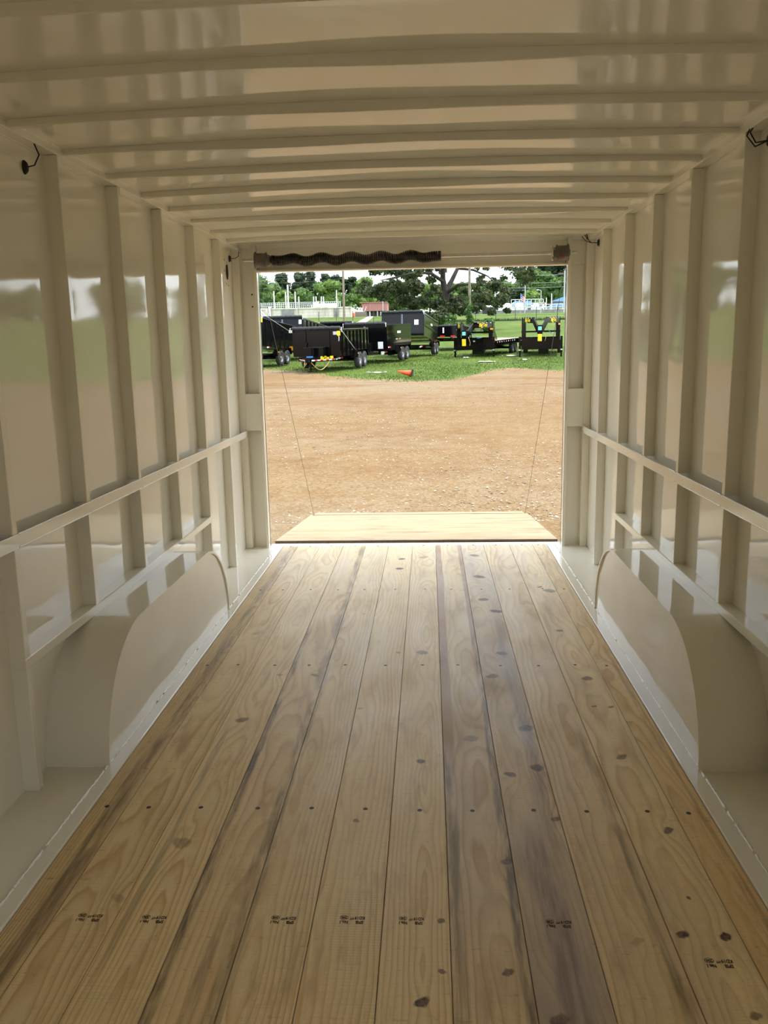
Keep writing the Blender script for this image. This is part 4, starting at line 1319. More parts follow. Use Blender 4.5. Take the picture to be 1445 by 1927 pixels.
def leaf_mat(name, c0, c1, c2):
    n_ = NT(name)
    v_ = n_.noise(n_.coord(), 0.8, 3, 0.6)
    v2 = n_.noise(n_.coord(), 6.0, 2)
    c_ = n_.ramp(v_, [(0.32, c0), (0.5, c1), (0.68, c2)])
    c_ = n_.mix(n_.mr(v2, 0.45, 0.7, 0, 0.4), c_, tuple(q * 0.6 for q in c1))
    n_.p(color=c_, rough=0.55, spec=0.35)
    tr = n_.t.nodes.new('ShaderNodeBsdfTranslucent')
    n_.t.links.new(c_, tr.inputs['Color'])
    mx = n_.t.nodes.new('ShaderNodeMixShader')
    mx.inputs[0].default_value = 0.25
    n_.t.links.new(n_.b.outputs[0], mx.inputs[1])
    n_.t.links.new(tr.outputs[0], mx.inputs[2])
    n_.t.links.new(mx.outputs[0], n_.out.inputs['Surface'])
    return n_.m


LM = {
    'pine': leaf_mat('pine_needles', (0.022, 0.042, 0.018), (0.036, 0.062, 0.024), (0.06, 0.085, 0.035)),
    'green': leaf_mat('hardwood_leaves', (0.050, 0.105, 0.022), (0.085, 0.165, 0.032), (0.14, 0.22, 0.05)),
    'bright': leaf_mat('young_leaves', (0.085, 0.16, 0.025), (0.14, 0.24, 0.04), (0.21, 0.31, 0.07)),
    'oak': leaf_mat('oak_leaves', (0.030, 0.048, 0.017), (0.055, 0.080, 0.026), (0.11, 0.125, 0.05)),
    'vine': leaf_mat('vine_leaves', (0.04, 0.09, 0.015), (0.07, 0.15, 0.025), (0.12, 0.22, 0.04)),
}
n = NT('bark')
v_ = n.noise(n.mapv(n.coord(), (6, 6, 1)), 1.0, 5, 0.7)
n.p(color=n.ramp(v_, [(0.3, (0.018, 0.014, 0.011)), (0.7, (0.055, 0.046, 0.037))]), rough=0.9, normal=n.bump(v_, 0.6, 0.05))
MAT['bark'] = n.m


def leaves(rng, blobs, size, dens, shell=0.55):
    """quads scattered through ellipsoids: blobs (x, y, z, rx, ry, rz)"""
    out = []
    for (x, y, z, rx, ry, rz) in blobs:
        m = max(20, int(dens * (rx * rz + rx * ry + ry * rz) / 3))
        d = rng.normal(size=(m, 3))
        d /= np.linalg.norm(d, axis=1)[:, None]
        r = shell + (1.06 - shell) * rng.random(m) ** 0.6
        c = np.array([x, y, z]) + d * r[:, None] * np.array([rx, ry, rz])
        nn = d + rng.normal(size=(m, 3)) * 0.7
        nn /= np.linalg.norm(nn, axis=1)[:, None]
        t = np.cross(nn, rng.normal(size=(m, 3)))
        t /= np.linalg.norm(t, axis=1)[:, None]
        b = np.cross(nn, t)
        s = size * (0.6 + 0.8 * rng.random(m))[:, None]
        out.append(np.stack([c - t * s, c - b * s * 0.55, c + t * s, c + b * s * 0.55], 1).reshape(-1, 3))
    return np.concatenate(out)


def cores(rng, blobs, mb, k_in=0.78):
    for (x, y, z, rx, ry, rz) in blobs:
        nu, nv = 12, 8
        ph = rng.random(3) * 6
        vs_ = []
        for j in range(nv + 1):
            th_ = PI * j / nv
            for i in range(nu):
                a = 2 * PI * i / nu
                d = (math.sin(th_) * math.cos(a), math.sin(th_) * math.sin(a), math.cos(th_))
                q = k_in * (1 + 0.16 * math.sin(3 * d[0] * 2 + ph[0]) * math.sin(4 * d[2] + ph[1]) + 0.10 * math.sin(7 * d[1] + ph[2]))
                vs_.append((x + d[0] * rx * q, y + d[1] * ry * q, z + d[2] * rz * q))
        fs_ = [(j * nu + i, j * nu + (i + 1) % nu, (j + 1) * nu + (i + 1) % nu, (j + 1) * nu + i) for j in range(nv) for i in range(nu)]
        mb.add(vs_, fs_, True)


def tree(label, px, top_py, w_px, Y, kind='green', size=0.5, dens=26.0, seed=0, low=0.12, name='tree'):
    rng = np.random.default_rng(seed + 100)
    top = at(px, top_py, Y)
    gz = zt(Y)
    H = top.z - gz
    Wd = w_px / F_PX * Y / 2
    e = empty(name, (top.x, Y, gz))
    tag(e, label, 'tree', 'trees along the far side of the field')
    bl = []
    if kind == 'pine':
        for q in range(20):
            f = 0.34 + 0.60 * (q + rng.random()) / 20
            rad = Wd * math.sqrt(max(0.08, 1 - (2.1 * (f - 0.60)) ** 2))
            w = Wd * rng.uniform(0.30, 0.46)
            a = rng.random() * 2 * PI
            rr_ = max(0.0, rad - w * 0.8)
            bl.append((math.cos(a) * rr_, math.sin(a) * rr_ * 0.8, H * f, w, w, min(w * 0.75, H * rng.uniform(0.05, 0.085))))
        bl.append((0, 0, H * 0.93, Wd * 0.45, Wd * 0.45, H * 0.065))
        bl.append((0, 0, H * 0.68, Wd * 0.55, Wd * 0.55, H * 0.22))
        tr_r = max(0.15, H * 0.018)
    else:
        for q in range(12):
            a = rng.random() * 2 * PI
            f = rng.random()
            zc = H * (low + 0.18 + (0.78 - low) * f * 0.92)
            rad = Wd * math.sqrt(max(0.12, 1 - (1.55 * (zc / H - 0.52)) ** 2))
            w = Wd * rng.uniform(0.34, 0.5)
            bl.append((math.cos(a) * (rad - w) * 1.05, math.sin(a) * (rad - w) * 0.8, min(zc, H * 0.88), w, w, min(w * 0.85, H * 0.2)))
        bl.append((0, 0, H * 0.86, Wd * 0.5, Wd * 0.5, H * 0.14))
        bl.append((0, 0, H * 0.5, Wd * 0.68, Wd * 0.6, H * 0.34))
        tr_r = max(0.15, H * 0.022)
    mb = MB()
    cores(rng, bl, mb)
    cr_ = mb.build('crown', LM[kind], e)
    link('foliage', arr_mesh('foliage', leaves(rng, bl, size, dens * 1.0), 4, LM[kind]), e)
    MB().tube([(0, 0, -0.3), (0.1, 0, H * 0.4), (0, 0, H * 0.9)], [tr_r * 1.3, tr_r, tr_r * 0.3], 8).build('trunk', MAT['bark'], e)
    return e


far = [
    ('small dark tree at the far left edge of the opening', 488, 538, 34, 214, 'green'),
    ('low dark pine left of the pointed pine', 510, 532, 26, 225, 'pine'),
    ('pointed dark pine standing alone left of the pine clump', 528, 513, 34, 222, 'pine'),
    ('left dome-topped pine of the tall clump', 561, 511, 36, 226, 'pine'),
    ('middle pine of the tall clump with an open crown', 586, 509, 32, 232, 'pine'),
    ('right pine of the tall clump', 611, 514, 36, 228, 'pine'),
    ('dark pine just left of the wooden utility pole', 634, 516, 30, 224, 'pine'),
    ('dark pine just right of the wooden utility pole', 660, 521, 34, 226, 'pine'),
    ('round green tree behind the left end of the concrete tank', 500, 552, 42, 205, 'green'),
    ('yellow-green tree below the pointed pine', 533, 545, 32, 198, 'bright'),
    ('broad green tree below the pine clump', 567, 541, 56, 204, 'green'),
    ('broad sunlit green tree left of the utility pole', 618, 529, 62, 206, 'bright'),
    ('dark leafy tree at the foot of the utility pole', 655, 552, 34, 196, 'green'),
    ('bright green tree right of the utility pole', 684, 522, 56, 205, 'bright'),
    ('green tree behind the brick-red shed', 716, 540, 60, 212, 'green'),
    ('green tree seen between the two thin poles and the oak', 765, 528, 62, 210, 'green'),
    ('sunlit tree behind the oak trunk', 808, 536, 56, 206, 'bright'),
    ('green tree behind the right limbs of the oak', 862, 532, 64, 212, 'green'),
    ('green tree behind the vine-covered pole', 908, 536, 56, 214, 'green'),
    ('green tree under the sky gap right of the oak', 952, 529, 52, 216, 'green'),
    ('dark tree left of the tall street lamp', 975, 540, 46, 206, 'pine'),
    ('tall dark tree behind the street lamps', 1004, 505, 66, 222, 'green'),
    ('tallest dark pine at the right edge of the opening', 1042, 462, 84, 232, 'pine'),
    ('light green tree in front of the tallest pine', 1030, 510, 40, 214, 'green'),
    ('bushy green tree between the two street lamps', 1003, 545, 36, 200, 'bright'),
    ('dark leafy tree behind the blue-roofed building', 1058, 520, 46, 208, 'green'),
]
for i, (lab, px, ty, wp, Y, kd) in enumerate(far):
    tree(lab, px, ty, wp, Y, kd, 0.36 if kd != 'pine' else 0.34, 60 if kd != 'pine' else 72, i)

# the tree belt goes on to both sides; it shows mirrored in the enamelled walls
rs = random.Random(3)
side_words = ['first', 'second', 'third', 'fourth', 'fifth', 'sixth', 'seventh', 'eighth', 'ninth', 'tenth']
for sd, wd_ in ((-1, 'left'), (1, 'right')):
    for q in range(10):
        X0 = sd * (44 + q * 11 + rs.uniform(-2, 2))
        Y0 = 206 - q * 4 + rs.uniform(-6, 6)
        pxx = 806 + X0 / Y0 * F_PX
        tree('%s tree of the belt past the %s door jamb, mirrored in the walls' % (side_words[q], wd_), pxx, 520 - abs(X0) * 0.0 - sd * (pxx - 806) * 0.0 + rs.uniform(-22, 8) - (pxx - 806) * 0.0195, 105, Y0, 'green', 0.8, 9, 200 + q + 20 * sd, -0.25)

# ---- the big oak
OY = 92.0
og = at(835, 600, OY)
ok = empty('oak_tree', (og.x, OY, zt(OY)))
tag(ok, 'big spreading oak with dark trunk in front of the field', 'tree')
rng = np.random.default_rng(5)


def ol(px, py, dy=0.0):
    p = at(px, py, OY + dy)
    return (p.x - og.x, dy, p.z - zt(OY))


k = MB()
k.tube([(0, 0, -0.4), ol(836, 600), ol(836, 575), ol(838, 548)], [0.75, 0.52, 0.46, 0.50], 10)
k.build('trunk', MAT['bark'], ok)
for pts, r0 in (([ol(838, 552), ol(833, 525), ol(834, 500, -1), ol(828, 470, -2), ol(825, 430, -2)], 0.36),
                ([ol(838, 550), ol(850, 528, 1), ol(862, 503, 2), ol(880, 470, 3), ol(890, 440, 3)], 0.30),
                ([ol(834, 530), ol(812, 515, -2), ol(785, 512, -4), ol(752, 520, -5), ol(715, 528, -5)], 0.20),
                ([ol(840, 552), ol(862, 536, -2), ol(885, 535, -3), ol(905, 548, -4), ol(922, 562, -4)], 0.20),
                ([ol(862, 505, 2), ol(890, 508, 1), ol(918, 520, 0), ol(940, 540, 0)], 0.15),
                ([ol(833, 512), ol(800, 490, 2), ol(760, 480, 3), ol(715, 492, 3)], 0.22),
                ([ol(870, 490, 2), ol(905, 470, 2), ol(940, 470, 2), ol(975, 490, 0)], 0.20)):
    m_ = len(pts)
    MB().tube(pts, [r0 * (1 - 0.8 * i / (m_ - 1)) for i in range(m_)], 8).build('limb', MAT['bark'], ok)
cl = [(700, 545, 26), (715, 545, 18), (745, 535, 26), (765, 555, 24), (745, 574, 10), (760, 510, 24), (790, 535, 22), (785, 570, 22), (805, 560, 20), (810, 520, 16), (735, 515, 16), (692, 553, 13), (820, 590, 20), (800, 600, 16), (850, 590, 18), (845, 570, 14), (868, 585, 18), (860, 560, 14), (820, 545, 12), (905, 525, 14), (925, 540, 18), (940, 560, 18), (915, 565, 20), (900, 585, 14), (935, 525, 12), (955, 580, 10), (890, 560, 14), (925, 585, 12), (912, 505, 10), (705, 508, 16), (775, 490, 26), (800, 470, 28), (730, 480, 28), (840, 450, 30), (880, 460, 28), (920, 470, 26), (955, 480, 24), (860, 420, 28), (810, 430, 28), (765, 455, 26), (690, 530, 12), (684, 550, 10), (830, 510, 9), (770, 590, 12), (725, 540, 22), (758, 566, 14), (775, 530, 20), (800, 545, 18), (815, 575, 16), (840, 585, 14), (828, 560, 12), (855, 575, 14), (880, 575, 14), (910, 550, 16), (945, 545, 14), (870, 545, 9), (765, 575, 18), (895, 540, 10), (930, 570, 16), (850, 545, 8), (745, 500, 18), (790, 505, 18)]
bl = []
for px, py, rp_ in cl:
    dy = rng.uniform(-5, 5)
    p = ol(px, py, dy)
    r = rp_ / F_PX * OY * 1.06
    for q in range(3):
        o3 = rng.normal(0, 0.45, 3) * r
        rr = r * rng.uniform(0.45, 0.7)
        bl.append((p[0] + o3[0], p[1] + o3[1], p[2] + o3[2] * 0.7, rr, rr, rr * 0.7))
link('foliage', arr_mesh('foliage', leaves(rng, bl, 0.155, 560, 0.15), 4, LM['oak']), ok)

# overhanging branch of a nearer oak at the upper right
p0 = at(1010, 440, 62)
br = empty('overhanging_oak', (p0.x + 6, 62, zt(62)))
tag(br, 'oak branch hanging into the top right of the opening', 'tree')
MB().tube([(0, 0, -0.3), (0, 0, 5), (-1.5, 0, 8.2)], [0.5, 0.4, 0.2], 10).build('trunk', MAT['bark'], br)


def bl2(px, py, dy=0.0):
    p = at(px, py, 62 + dy)
    return (p.x - br.location.x, dy, p.z - zt(62))


MB().tube([(-0.5, 0, 6.2), bl2(1040, 455), bl2(1000, 478), bl2(970, 498)], [0.2, 0.15, 0.08, 0.03], 8).build('limb', MAT['bark'], br)
bl = []
for px, py, rp_ in ((955, 503, 9), (965, 508, 10), (978, 512, 13), (990, 515, 13), (995, 526, 10), (985, 530, 9), (972, 520, 9), (945, 500, 7), (1000, 505, 10), (990, 495, 16), (1020, 480, 20), (1050, 460, 22), (970, 488, 14), (1080, 440, 30), (1002, 517, 7)):
    p = bl2(px, py, rng.uniform(-0.8, 0.8))
    r = rp_ / F_PX * 62
    bl.append((p[0], p[1], p[2], r, r, r * 0.8))
link('foliage', arr_mesh('foliage', leaves(rng, bl, 0.12, 620, 0.1), 4, LM['oak']), br)

# ---- shrubs round the oak
for i, (lab, px, ty, wp, Y, kd) in enumerate((('vine-clad shrub at the foot of the oak', 836, 588, 62, 88, 'vine'), ('leafy shrub beside the vine-covered pole', 915, 596, 34, 84, 'vine'), ('low bright bush left of the vine-covered pole', 868, 606, 30, 92, 'bright'), ('bright bush behind the tall dump trailer', 818, 606, 18, 96, 'bright'))):
    rng2 = np.random.default_rng(i + 40)
    t_ = at(px, ty, Y)
    e = empty('shrub', (t_.x, Y, zt(Y)))
    tag(e, lab, 'shrub', 'shrubs round the oak')
    Wd = wp / F_PX * Y / 2
    H = max(0.8, t_.z - zt(Y))
    bl = [(rng2.uniform(-0.6, 0.6) * Wd, rng2.uniform(-0.5, 0.5) * Wd, H * rng2.uniform(0.3, 0.75), Wd * 0.45, Wd * 0.45, H * 0.25) for _ in range(9)] + [(0, 0, H * 0.4, Wd * 0.7, Wd * 0.6, H * 0.4)]
    mb = MB()
    cores(rng2, bl, mb, 0.7)
    mb.build('crown', LM[kd], e)
    link('foliage', arr_mesh('foliage', leaves(rng2, bl, 0.14, 300), 4, LM[kd]), e)

# ---------------------------------------------------------------- poles
MAT['pole'] = plain('weathered_pole', (0.23, 0.19, 0.14), 0.9, 0, 0.25, 3)
MAT['white_steel'] = plain('white_painted_steel', (0.80, 0.81, 0.82), 0.5, 0, 0.05)
MAT['galv'] = plain('dull_galvanised', (0.45, 0.46, 0.46), 0.5, 0.3, 0.1)
MAT['wire'] = plain('cable_sheath', (0.08, 0.085, 0.09), 0.6)


def pole(lab, px, top_py, Y, r, mat, arm=False, name='utility_pole', cat='pole', extra=0.0):
    t_ = at(px, top_py, Y)
    e = empty(name, (t_.x, Y, zt(Y)))
    tag(e, lab, cat)
    H = t_.z - zt(Y) + extra
    MB().tube([(0, 0, -0.4), (0, 0, H)], [r * 1.1, r * 0.85], 10).build('shaft', mat, e)
    if arm:
        MB().bar((-1.1, 0, H - 0.5), (1.1, 0, H - 0.5), 0.12, 0.14).build('cross_arm', MAT['pole'], e)
    return e, H


p_a, _ = pole('tall wooden utility pole in front of the concrete tank', 645, 500, 128, 0.17, MAT['pole'], True, extra=5.0)
pole('wooden pole left of a pair in front of the far trees', 766.5, 547, 150, 0.15, MAT['pole'])
pole('taller pale pole right of a pair in front of the far trees', 770, 538, 146, 0.13, MAT['galv'])
pole('thin pole in front of the brick-red shed', 720, 553, 140, 0.06, MAT['galv'])
p_v, Hv = pole('pole wrapped in green vines right of the oak', 883.5, 500, 84, 0.13, MAT['pole'], True, extra=4.0)
rng2 = np.random.default_rng(77)
bl = []
for q in range(26):
    f = q / 25
    bl.append((rng2.uniform(-0.12, 0.12), rng2.uniform(-0.12, 0.12), 0.2 + 3.4 * f, 0.42 * (1 - 0.75 * f) + 0.08, 0.42 * (1 - 0.75 * f) + 0.08, 0.28))
link('vine', arr_mesh('vine', leaves(rng2, bl, 0.085, 900, 0.2), 4, LM['vine']), p_v)
p_r, _ = pole('wooden pole close to the right door jamb', 1062.5, 520, 150, 0.13, MAT['galv'], True, extra=1.0)

# overhead wires between the poles
for j, (ya, yb, lab) in enumerate(((516, 512, 'topmost overhead wire left of the utility pole'), (521, 515, 'second overhead wire left of the utility pole'), (528, 524, 'third overhead wire left of the utility pole'), (538, 540, 'lowest overhead wire left of the utility pole'))):
    a, b = at(440, ya, 132), at(645, yb, 128)
    MB().tube([a.lerp(b, t / 12) - Vector((0, 0, 0.5 * math.sin(PI * t / 12))) for t in range(13)], 0.022, 4).build('overhead_wire', MAT['wire']).location = (0, 0, 0)
    tag(bpy.data.objects[[o.name for o in C.objects if o.name.startswith('overhead_wire')][-1]], lab, 'wire', 'overhead wires')
for j, (ya, yb, lab) in enumerate(((517, 513, 'upper overhead wire at the right of the opening'), (531, 527, 'middle overhead wire at the right of the opening'), (541, 536, 'lower overhead wire at the right of the opening'))):
    a, b = at(884, ya - 2, 150), at(1110, yb, 150)
    o = MB().tube([a.lerp(b, t / 12) - Vector((0, 0, 0.4 * math.sin(PI * t / 12))) for t in range(13)], 0.022, 4).build('overhead_wire', MAT['galv'])
    tag(o, lab, 'wire', 'overhead wires')

# street lamps
for lab, px, ty, Y, out in (('taller street lamp right of the flag', 988, 537, 178, -7), ('shorter street lamp further right', 1018, 547, 178, -5)):
    t_ = at(px, ty, Y)
    e = empty('street_lamp', (t_.x, Y, zt(Y)))
    tag(e, lab, 'lamp post', 'street lamps by the plant')
    H = t_.z - zt(Y)
    w = out / F_PX * Y
    MB().tube([(0, 0, -0.3), (0, 0, H - 0.1), (w * 0.3, 0, H + 0.1), (w, 0, H + 0.15)], [0.10, 0.08, 0.06, 0.05], 8).build('shaft', MAT['galv'], e)
    MB().box(w - 0.35, w + 0.15, -0.15, 0.15, H + 0.08, H + 0.25).build('lamp_head', MAT['white_steel'], e, 0.03)

# flag on its pole
t_ = at(980, 552, 176)
e = empty('flag', (t_.x, 176, zt(176)))
tag(e, 'red, white and blue flag drooping from a thin pole by the blue roofs', 'flag')
H = t_.z - zt(176)
MB().tube([(0, 0, -0.3), (0, 0, H)], 0.05, 8).build('flag_pole', MAT['galv'], e)
fx, fz = 0.75, 1.25
for q in range(7):
    k = MB()
    k.sheet(lambda u, v: (0.05 + u * fx, 0.12 * math.sin(u * 6), H - 0.25 - (q + v) * fz / 7 - 0.6 * u * u), 8, 1)
    k.sheet(lambda u, v: (0.05 + (1 - u) * fx, 0.02 + 0.12 * math.sin((1 - u) * 6), H - 0.25 - (q + v) * fz / 7 - 0.6 * (1 - u) ** 2), 8, 1)
    k.build('stripe', MAT['red_tape'] if q % 2 == 0 else MAT['white_steel'], e)
MB().box(0.04, 0.34, -0.05, 0.0, H - 0.8, H - 0.2).build('canton', MAT['blue'], e)

# ---------------------------------------------------------------- concrete tank with white railing
n = NT('stained_concrete')
P = n.coord()
s1 = n.noise(n.mapv(P, (1.6, 1.6, 0.25)), 1.0, 6, 0.65)
s2 = n.noise(P, 0.5, 4)
col = n.ramp(s1, [(0.32, (0.36, 0.33, 0.27)), (0.46, (0.62, 0.58, 0.49)), (0.7, (0.72, 0.68, 0.58))])
n.p(color=n.mix(n.mr(s2, 0.5, 0.7, 0, 0.35), col, (0.42, 0.38, 0.27)), rough=0.9, spec=0.2)
MAT['concrete'] = n.m
MAT['concrete_dark'] = plain('dark_grey_concrete', (0.24, 0.235, 0.22), 0.9, 0, 0.25, 1.5)  # darker grey concrete for tank panels, shed back wall and low wall
TY = 150.0
za = zt(TY) - 0.3
L0 = at(470, 577, TY)
L1 = at(660, 577, TY)
tk = empty('concrete_tank', ((L0.x + L1.x) / 2, TY, za))
tag(tk, 'long stained concrete tank wall with white railing on top', 'tank')
tx = tk.location.x
hx = (L1.x - L0.x) / 2
HT = L1.z - za
k = MB().box(-hx, hx, 0, 14, 0, HT)
k.build('tank_wall', MAT['concrete'], tk)
MB().box(-hx - 0.15, hx + 0.15, -0.18, 0.05, HT - 0.22, HT + 0.02).build('coping', MAT['concrete'], tk)
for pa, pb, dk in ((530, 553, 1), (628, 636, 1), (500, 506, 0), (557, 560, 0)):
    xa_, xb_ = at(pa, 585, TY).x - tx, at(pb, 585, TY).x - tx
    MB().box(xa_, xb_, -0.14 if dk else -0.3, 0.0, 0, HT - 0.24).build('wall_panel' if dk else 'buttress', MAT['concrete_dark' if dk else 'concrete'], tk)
xa_ = at(508, 585, TY).x - tx
MB().tube([(xa_, -0.5, 0), (xa_, -0.5, HT + 0.1), (xa_, 0.2, HT + 0.2)], 0.2, 10).build('white_pipe', MAT['white_steel'], tk)
xa_, xb_ = at(486, 585, TY).x - tx, at(505, 597, TY).x - tx
for q in range(4):
    MB().bar((xa_ - 1.2 + q * 0.5, -0.9, HT * 0.95), (xb_ - 1.2 + q * 0.5, -0.9, 0.1), 0.1, 0.22).build('stair_rail', MAT['white_steel'], tk)
nrl = 46
for q in range(nrl + 1):
    x = -hx + 0.1 + (2 * hx - 1.9) * q / nrl
    MB().box(x - 0.035, x + 0.035, -0.04, 0.03, HT, HT + 0.92).build('rail_post', MAT['white_steel'], tk)
for z in (0.30, 0.62, 0.92):
    MB().box(-hx, hx - 1.7, -0.03, 0.03, HT + z - 0.03, HT + z + 0.03).build('hand_rail', MAT['white_steel'], tk)
for px, py, w in ((515, 548, 0.10), (537, 549, 0.10), (541, 536, 0.14), (555, 549, 0.10), (562, 558, 0.09), (590, 558, 0.09), (594.5, 558, 0.09), (604.5, 558, 0.09), (608.5, 558, 0.09), (633, 546, 0.09)):
    q_ = at(px, py, TY + 3)
    MB().tube([(q_.x - tx, 3, HT - 0.1), (q_.x - tx, 3, q_.z - za)], w, 6).build('white_pole', MAT['white_steel'], tk)
k = MB()
for px in (604, 612, 620, 626):
    q_ = at(px, 573, TY + 4)
    MB().lathe([(0.01, -0.8), (0.42, -0.7), (0.46, 0), (0.42, 0.7), (0.01, 0.8)], 12).build('white_vessel', MAT['white_steel'], tk, loc=(q_.x - tx, 4, HT + 0.4))

# low block wall and white pipework between tank and shed
a, b = at(662, 587, 158), at(690, 597, 158)
e = empty('block_wall', ((a.x + b.x) / 2, 158, zt(158)))
tag(e, 'low brown block wall beside the concrete tank', 'wall')
MB().box(-(b.x - a.x) / 2, (b.x - a.x) / 2, 0, 0.3, -0.2, a.z - zt(158)).build('wall_body', plain('brown_block', (0.22, 0.18, 0.14), 0.9), e)
for q in range(5):
    MB().bar((-1.2 + q * 0.55, 0.1, a.z - zt(158)), (-0.9 + q * 0.55, 0.1, a.z - zt(158) + 0.9), 0.07, 0.07).build('white_pipe', MAT['white_steel'], e)

# orange drum by the wall
t_ = at(665, 592, 148)
e = empty('barrel', (t_.x, 148, zt(148)))
tag(e, 'small orange drum below the end of the concrete tank', 'barrel')
MB().lathe([(0.01, 0), (0.18, 0), (0.2, 0.1), (0.2, 0.7), (0.17, 0.75), (0.01, 0.75)], 14, Matrix.Rotation(-PI / 2, 4, 'Y')).build('drum', MAT['orange'], e, fix=True)

# ---- brick-red metal shed on posts
SY = 165.0
n = NT('red_sheet_metal')
v_ = n.math('MULTIPLY_ADD', n.math('SINE', n.math('MULTIPLY', n.sep(n.coord())[0], 22)), 0.5, 0.5)
n.p(color=n.mix(v_, (0.34, 0.13, 0.11), (0.42, 0.19, 0.16)), rough=0.45, normal=n.bump(v_, 0.3, 0.05))
MAT['redmetal'] = n.m
a, b = at(676, 570.5, SY), at(728, 584.5, SY)
e = empty('metal_shed', ((a.x + b.x) / 2, SY, zt(SY)))
tag(e, 'brick-red metal shed on open posts right of the concrete tank', 'shed')
w2 = (b.x - a.x) / 2
zl, zh = b.z - zt(SY), a.z - zt(SY)
MB().box(-w2 * 0.3, w2, 0, 8, zl, zh).build('front_panel', MAT['redmetal'], e)
MB().prism([(-w2 * 0.3, zl), (-w2 * 0.3, zh), (-w2 * 0.85, zh - 0.15), (-w2 * 0.75, zl)], 'y', 0.1, 8).build('side_panel', MAT['redmetal'], e, fix=True)
MB().box(-w2 * 0.98, w2 * 1.03, -0.25, 8.2, zh, zh + 0.12).build('roof', MAT['redmetal'], e)
for x in (-0.7, -0.25, 0.3, 0.95):
    MB().box(w2 * x - 0.1, w2 * x + 0.1, 0.2, 0.4, -0.2, zl).build('post', MAT['white_steel'] if x < 0 else MAT['galv'], e)
MB().box(-w2 * 0.7, w2 * 0.9, 5, 5.2, -0.2, zl).build('back_wall', MAT['concrete_dark'], e)

# concrete walk on the slope
a, b, c, d = at(681, 604, 132), at(697, 604, 132), at(703, 596, 148), at(692, 596, 148)
k = MB()
for p_ in ():
    pass
vs = []
for p_, Y in ((a, 118), (b, 118), (c, 148), (d, 148)):
    vs.append((p_.x, Y, zt(Y) + 0.06))
vs += [(x, y, z - 0.1) for x, y, z in vs]
k.add(vs, [(0, 1, 2, 3), (0, 4, 5, 1), (1, 5, 6, 2), (2, 6, 7, 3), (3, 7, 4, 0)])
wk = k.build('walkway', plain('pale_concrete_walk', (0.66, 0.58, 0.47), 0.9, 0, 0.15, 1))
tag(wk, 'pale concrete walk climbing the grass toward the shed', 'walkway')

# ---------------------------------------------------------------- plant at the right: low wall, railing, blue roofs, white vessels
PY = 180.0
MAT['blue_roof'] = plain('blue_roof_metal', (0.16, 0.33, 0.52), 0.4, 0, 0.1, 1)
MAT['white_wall'] = plain('white_wall', (0.74, 0.75, 0.75), 0.7, 0, 0.08, 1)
a, b = at(880, 592, PY), at(1110, 592, PY)
zb_ = zt(PY)
e = empty('retaining_wall', ((a.x + b.x) / 2, PY, zb_))
tag(e, 'long low grey wall with white pipe railing at the right', 'wall')
w2 = (b.x - a.x) / 2
MB().box(-w2, w2, 0, 0.6, -0.6, 0.95).build('wall_body', MAT['concrete_dark'], e)
for q in range(20):
    x = -w2 + 0.5 + q * (2 * w2 - 1) / 19
    MB().box(x - 0.06, x + 0.06, 0.1, 0.22, 0.95, 2.05).build('rail_post', MAT['white_steel'], e)
for z in (1.45, 2.0):
    MB().box(-w2, w2, 0.1, 0.22, z - 0.06, z + 0.06).build('hand_rail', MAT['white_steel'], e)
t_ = at(918, 580, 176)
MB().box(t_.x - 1.0, t_.x + 1.0, 176, 178, zt(176) - 0.2, zt(176) + 1.6).build('bin', MAT['tarp'])
bn = bpy.data.objects['bin']
tag(bn, 'dark green waste skip behind the railing', 'bin')
for i, (lab, x0, x1, y0, y1, y2, Y) in enumerate((('blue-roofed white plant building behind the flag', 964, 1000, 585, 575, 566, 190), ('long blue-roofed building low at the right jamb', 1026, 1120, 586, 577, 569, 188), ('upper blue-roofed building with brown wall at the right jamb', 1038, 1120, 574, 566, 558, 196))):
    a, b, c = at(x0, y0, Y), at(x1, y1, Y), at(x1, y2, Y)
    e = empty('plant_building', ((a.x + b.x) / 2, Y, zt(Y)))
    tag(e, lab, 'building', 'blue-roofed plant buildings')
    w2 = (b.x - a.x) / 2
    zw = b.z - zt(Y)
    zr = c.z - zt(Y)
    MB().box(-w2, w2, 0, 6, -0.3, zw).build('walls', MAT['white_wall'] if i < 2 else plain('brown_wall', (0.30, 0.20, 0.15), 0.8), e)
    MB().prism([(-w2 - 0.4, zw), (w2 + 0.4, zw), (w2 - 0.2, zr), (-w2 + (0.6 if i == 0 else 2.2), zr)], 'y', -0.4, 6.4).build('roof', MAT['blue_roof'], e, fix=True)
    for q in range(3):
        x = -w2 + w2 * 2 * (q + 0.7) / 3.6
        MB().box(x, x + 0.9, -0.05, 0.0, zw * 0.45, zw * 0.8).build('window', MAT['grey_post'], e)
# white vessels and pipe trusses
for i, (lab, px, py, r) in enumerate((('leftmost white vessel behind the skip', 935, 577, 0.9), ('white domed vessel left of the flag', 955, 578, 1.0), ('white domed vessel under the flag', 977, 577, 1.0), ('white vessel between the street lamps', 1008, 578, 0.9), ('upright white stack left of the oak foliage edge', 921, 570, 0.7))):
    t_ = at(px, py, 186)
    e = empty('white_vessel', (t_.x, 186, zt(186)))
    tag(e, lab, 'vessel', 'white plant vessels')
    H = t_.z - zt(186) + 0.8
    MB().lathe([(r, -0.2), (r, H * 0.6), (r * 0.85, H * 0.85), (r * 0.45, H), (0.01, H * 1.03)], 14, Matrix.Rotation(-PI / 2, 4, 'Y')).build('shell', MAT['white_wall'], e, fix=True)
    MB().lathe([(r * 1.04, 0.3), (r * 1.04, 0.45)], 14, Matrix.Rotation(-PI / 2, 4, 'Y')).build('band', MAT['galv'], e)
a, b = at(962, 564, 184), at(1022, 577, 184)
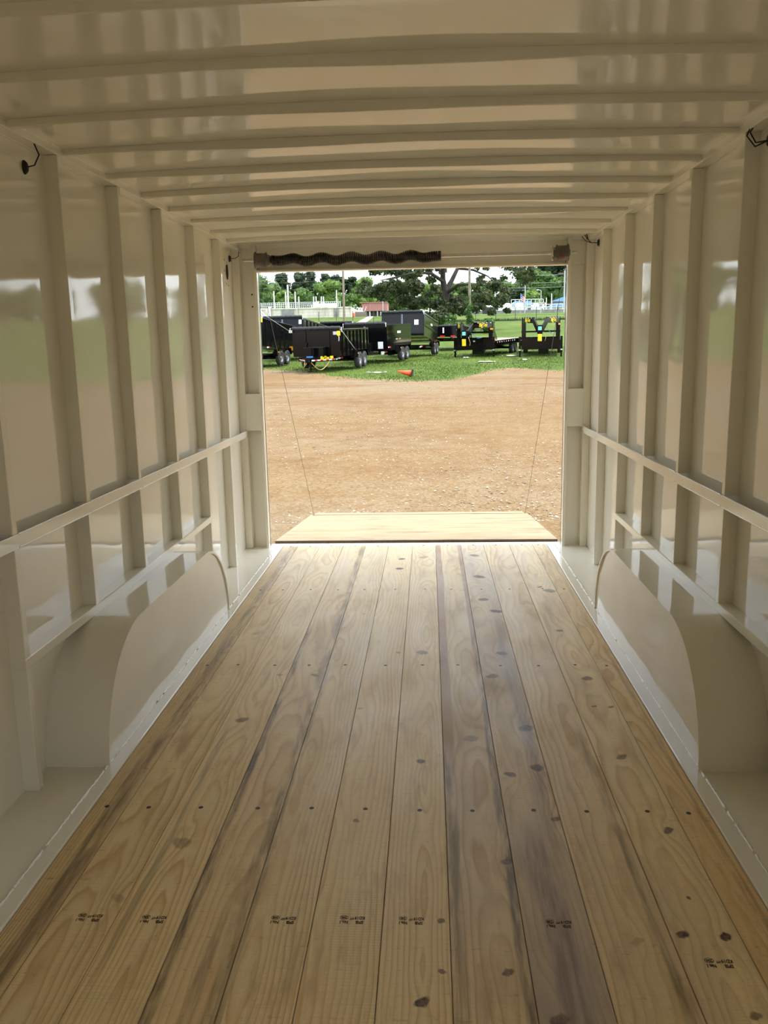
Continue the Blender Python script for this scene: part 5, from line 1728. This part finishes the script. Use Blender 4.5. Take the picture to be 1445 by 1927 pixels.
e = empty('pipe_gantry', ((a.x + b.x) / 2, 184, zt(184)))
tag(e, 'white open pipe gantry spanning between flag and street lamps', 'gantry')
w2 = (b.x - a.x) / 2
zl, zh = b.z - zt(184), a.z - zt(184)
for q in range(9):
    x = -w2 + q * 2 * w2 / 8
    MB().box(x - 0.06, x + 0.06, -0.06, 0.06, -0.2, zh).build('upright', MAT['white_steel'], e)
for z in (zh, (zh + zl) / 2, zl):
    MB().box(-w2, w2, -0.06, 0.06, z - 0.06, z + 0.06).build('pipe', MAT['white_steel'], e)
for lab, px, py in (('thin white mast right of the shorter street lamp', 1028, 560), ('thin grey mast left of the upper blue-roofed building', 1038, 552)):
    pole(lab, px, py, 182, 0.10, MAT['white_steel'], name='mast', cat='mast')

# ---------------------------------------------------------------- wire fence across the field
FY = 118.0
e = empty('wire_fence', (6, FY, zt(FY)))
tag(e, 'thin wire fence on dark posts across the grass field', 'fence')
MAT['fence'] = plain('dark_fence_steel', (0.05, 0.055, 0.05), 0.6)
for px in (600, 633, 664, 703, 742, 783, 820, 858, 895, 933, 969.5, 1009, 1048.5, 1088):
    x = at(px, 600, FY).x - 6
    MB().tube([(x, 0, -0.3), (x, 0, 1.75)], 0.045, 6).build('fence_post', MAT['fence'], e)
for z in (0.25, 0.75, 1.25, 1.7):
    MB().tube([(-24, 0, z), (24, 0, z)], 0.008, 4).build('fence_wire', MAT['fence'], e)
# rough grass along the fence line
N = 9000
xx = -24 + 60 * NR.random(N)
yy = FY + NR.normal(0, 0.25, N)
h = 0.15 + 0.35 * NR.random(N) ** 2
b0 = np.stack([xx, yy, ztv(yy) - 0.02], 1)
dv = np.stack([np.full(N, 0.03), np.zeros(N), np.zeros(N)], 1)
tp = b0 + np.stack([NR.normal(0, 0.08, N), NR.normal(0, 0.05, N), h], 1)
o = link('fence_weeds', arr_mesh('fence_weeds', np.stack([b0 - dv, b0 + dv, tp], 1).reshape(-1, 3), 3, LM['oak']))
tag(o, 'strip of dark weeds along the wire fence', 'weeds', kind='stuff')
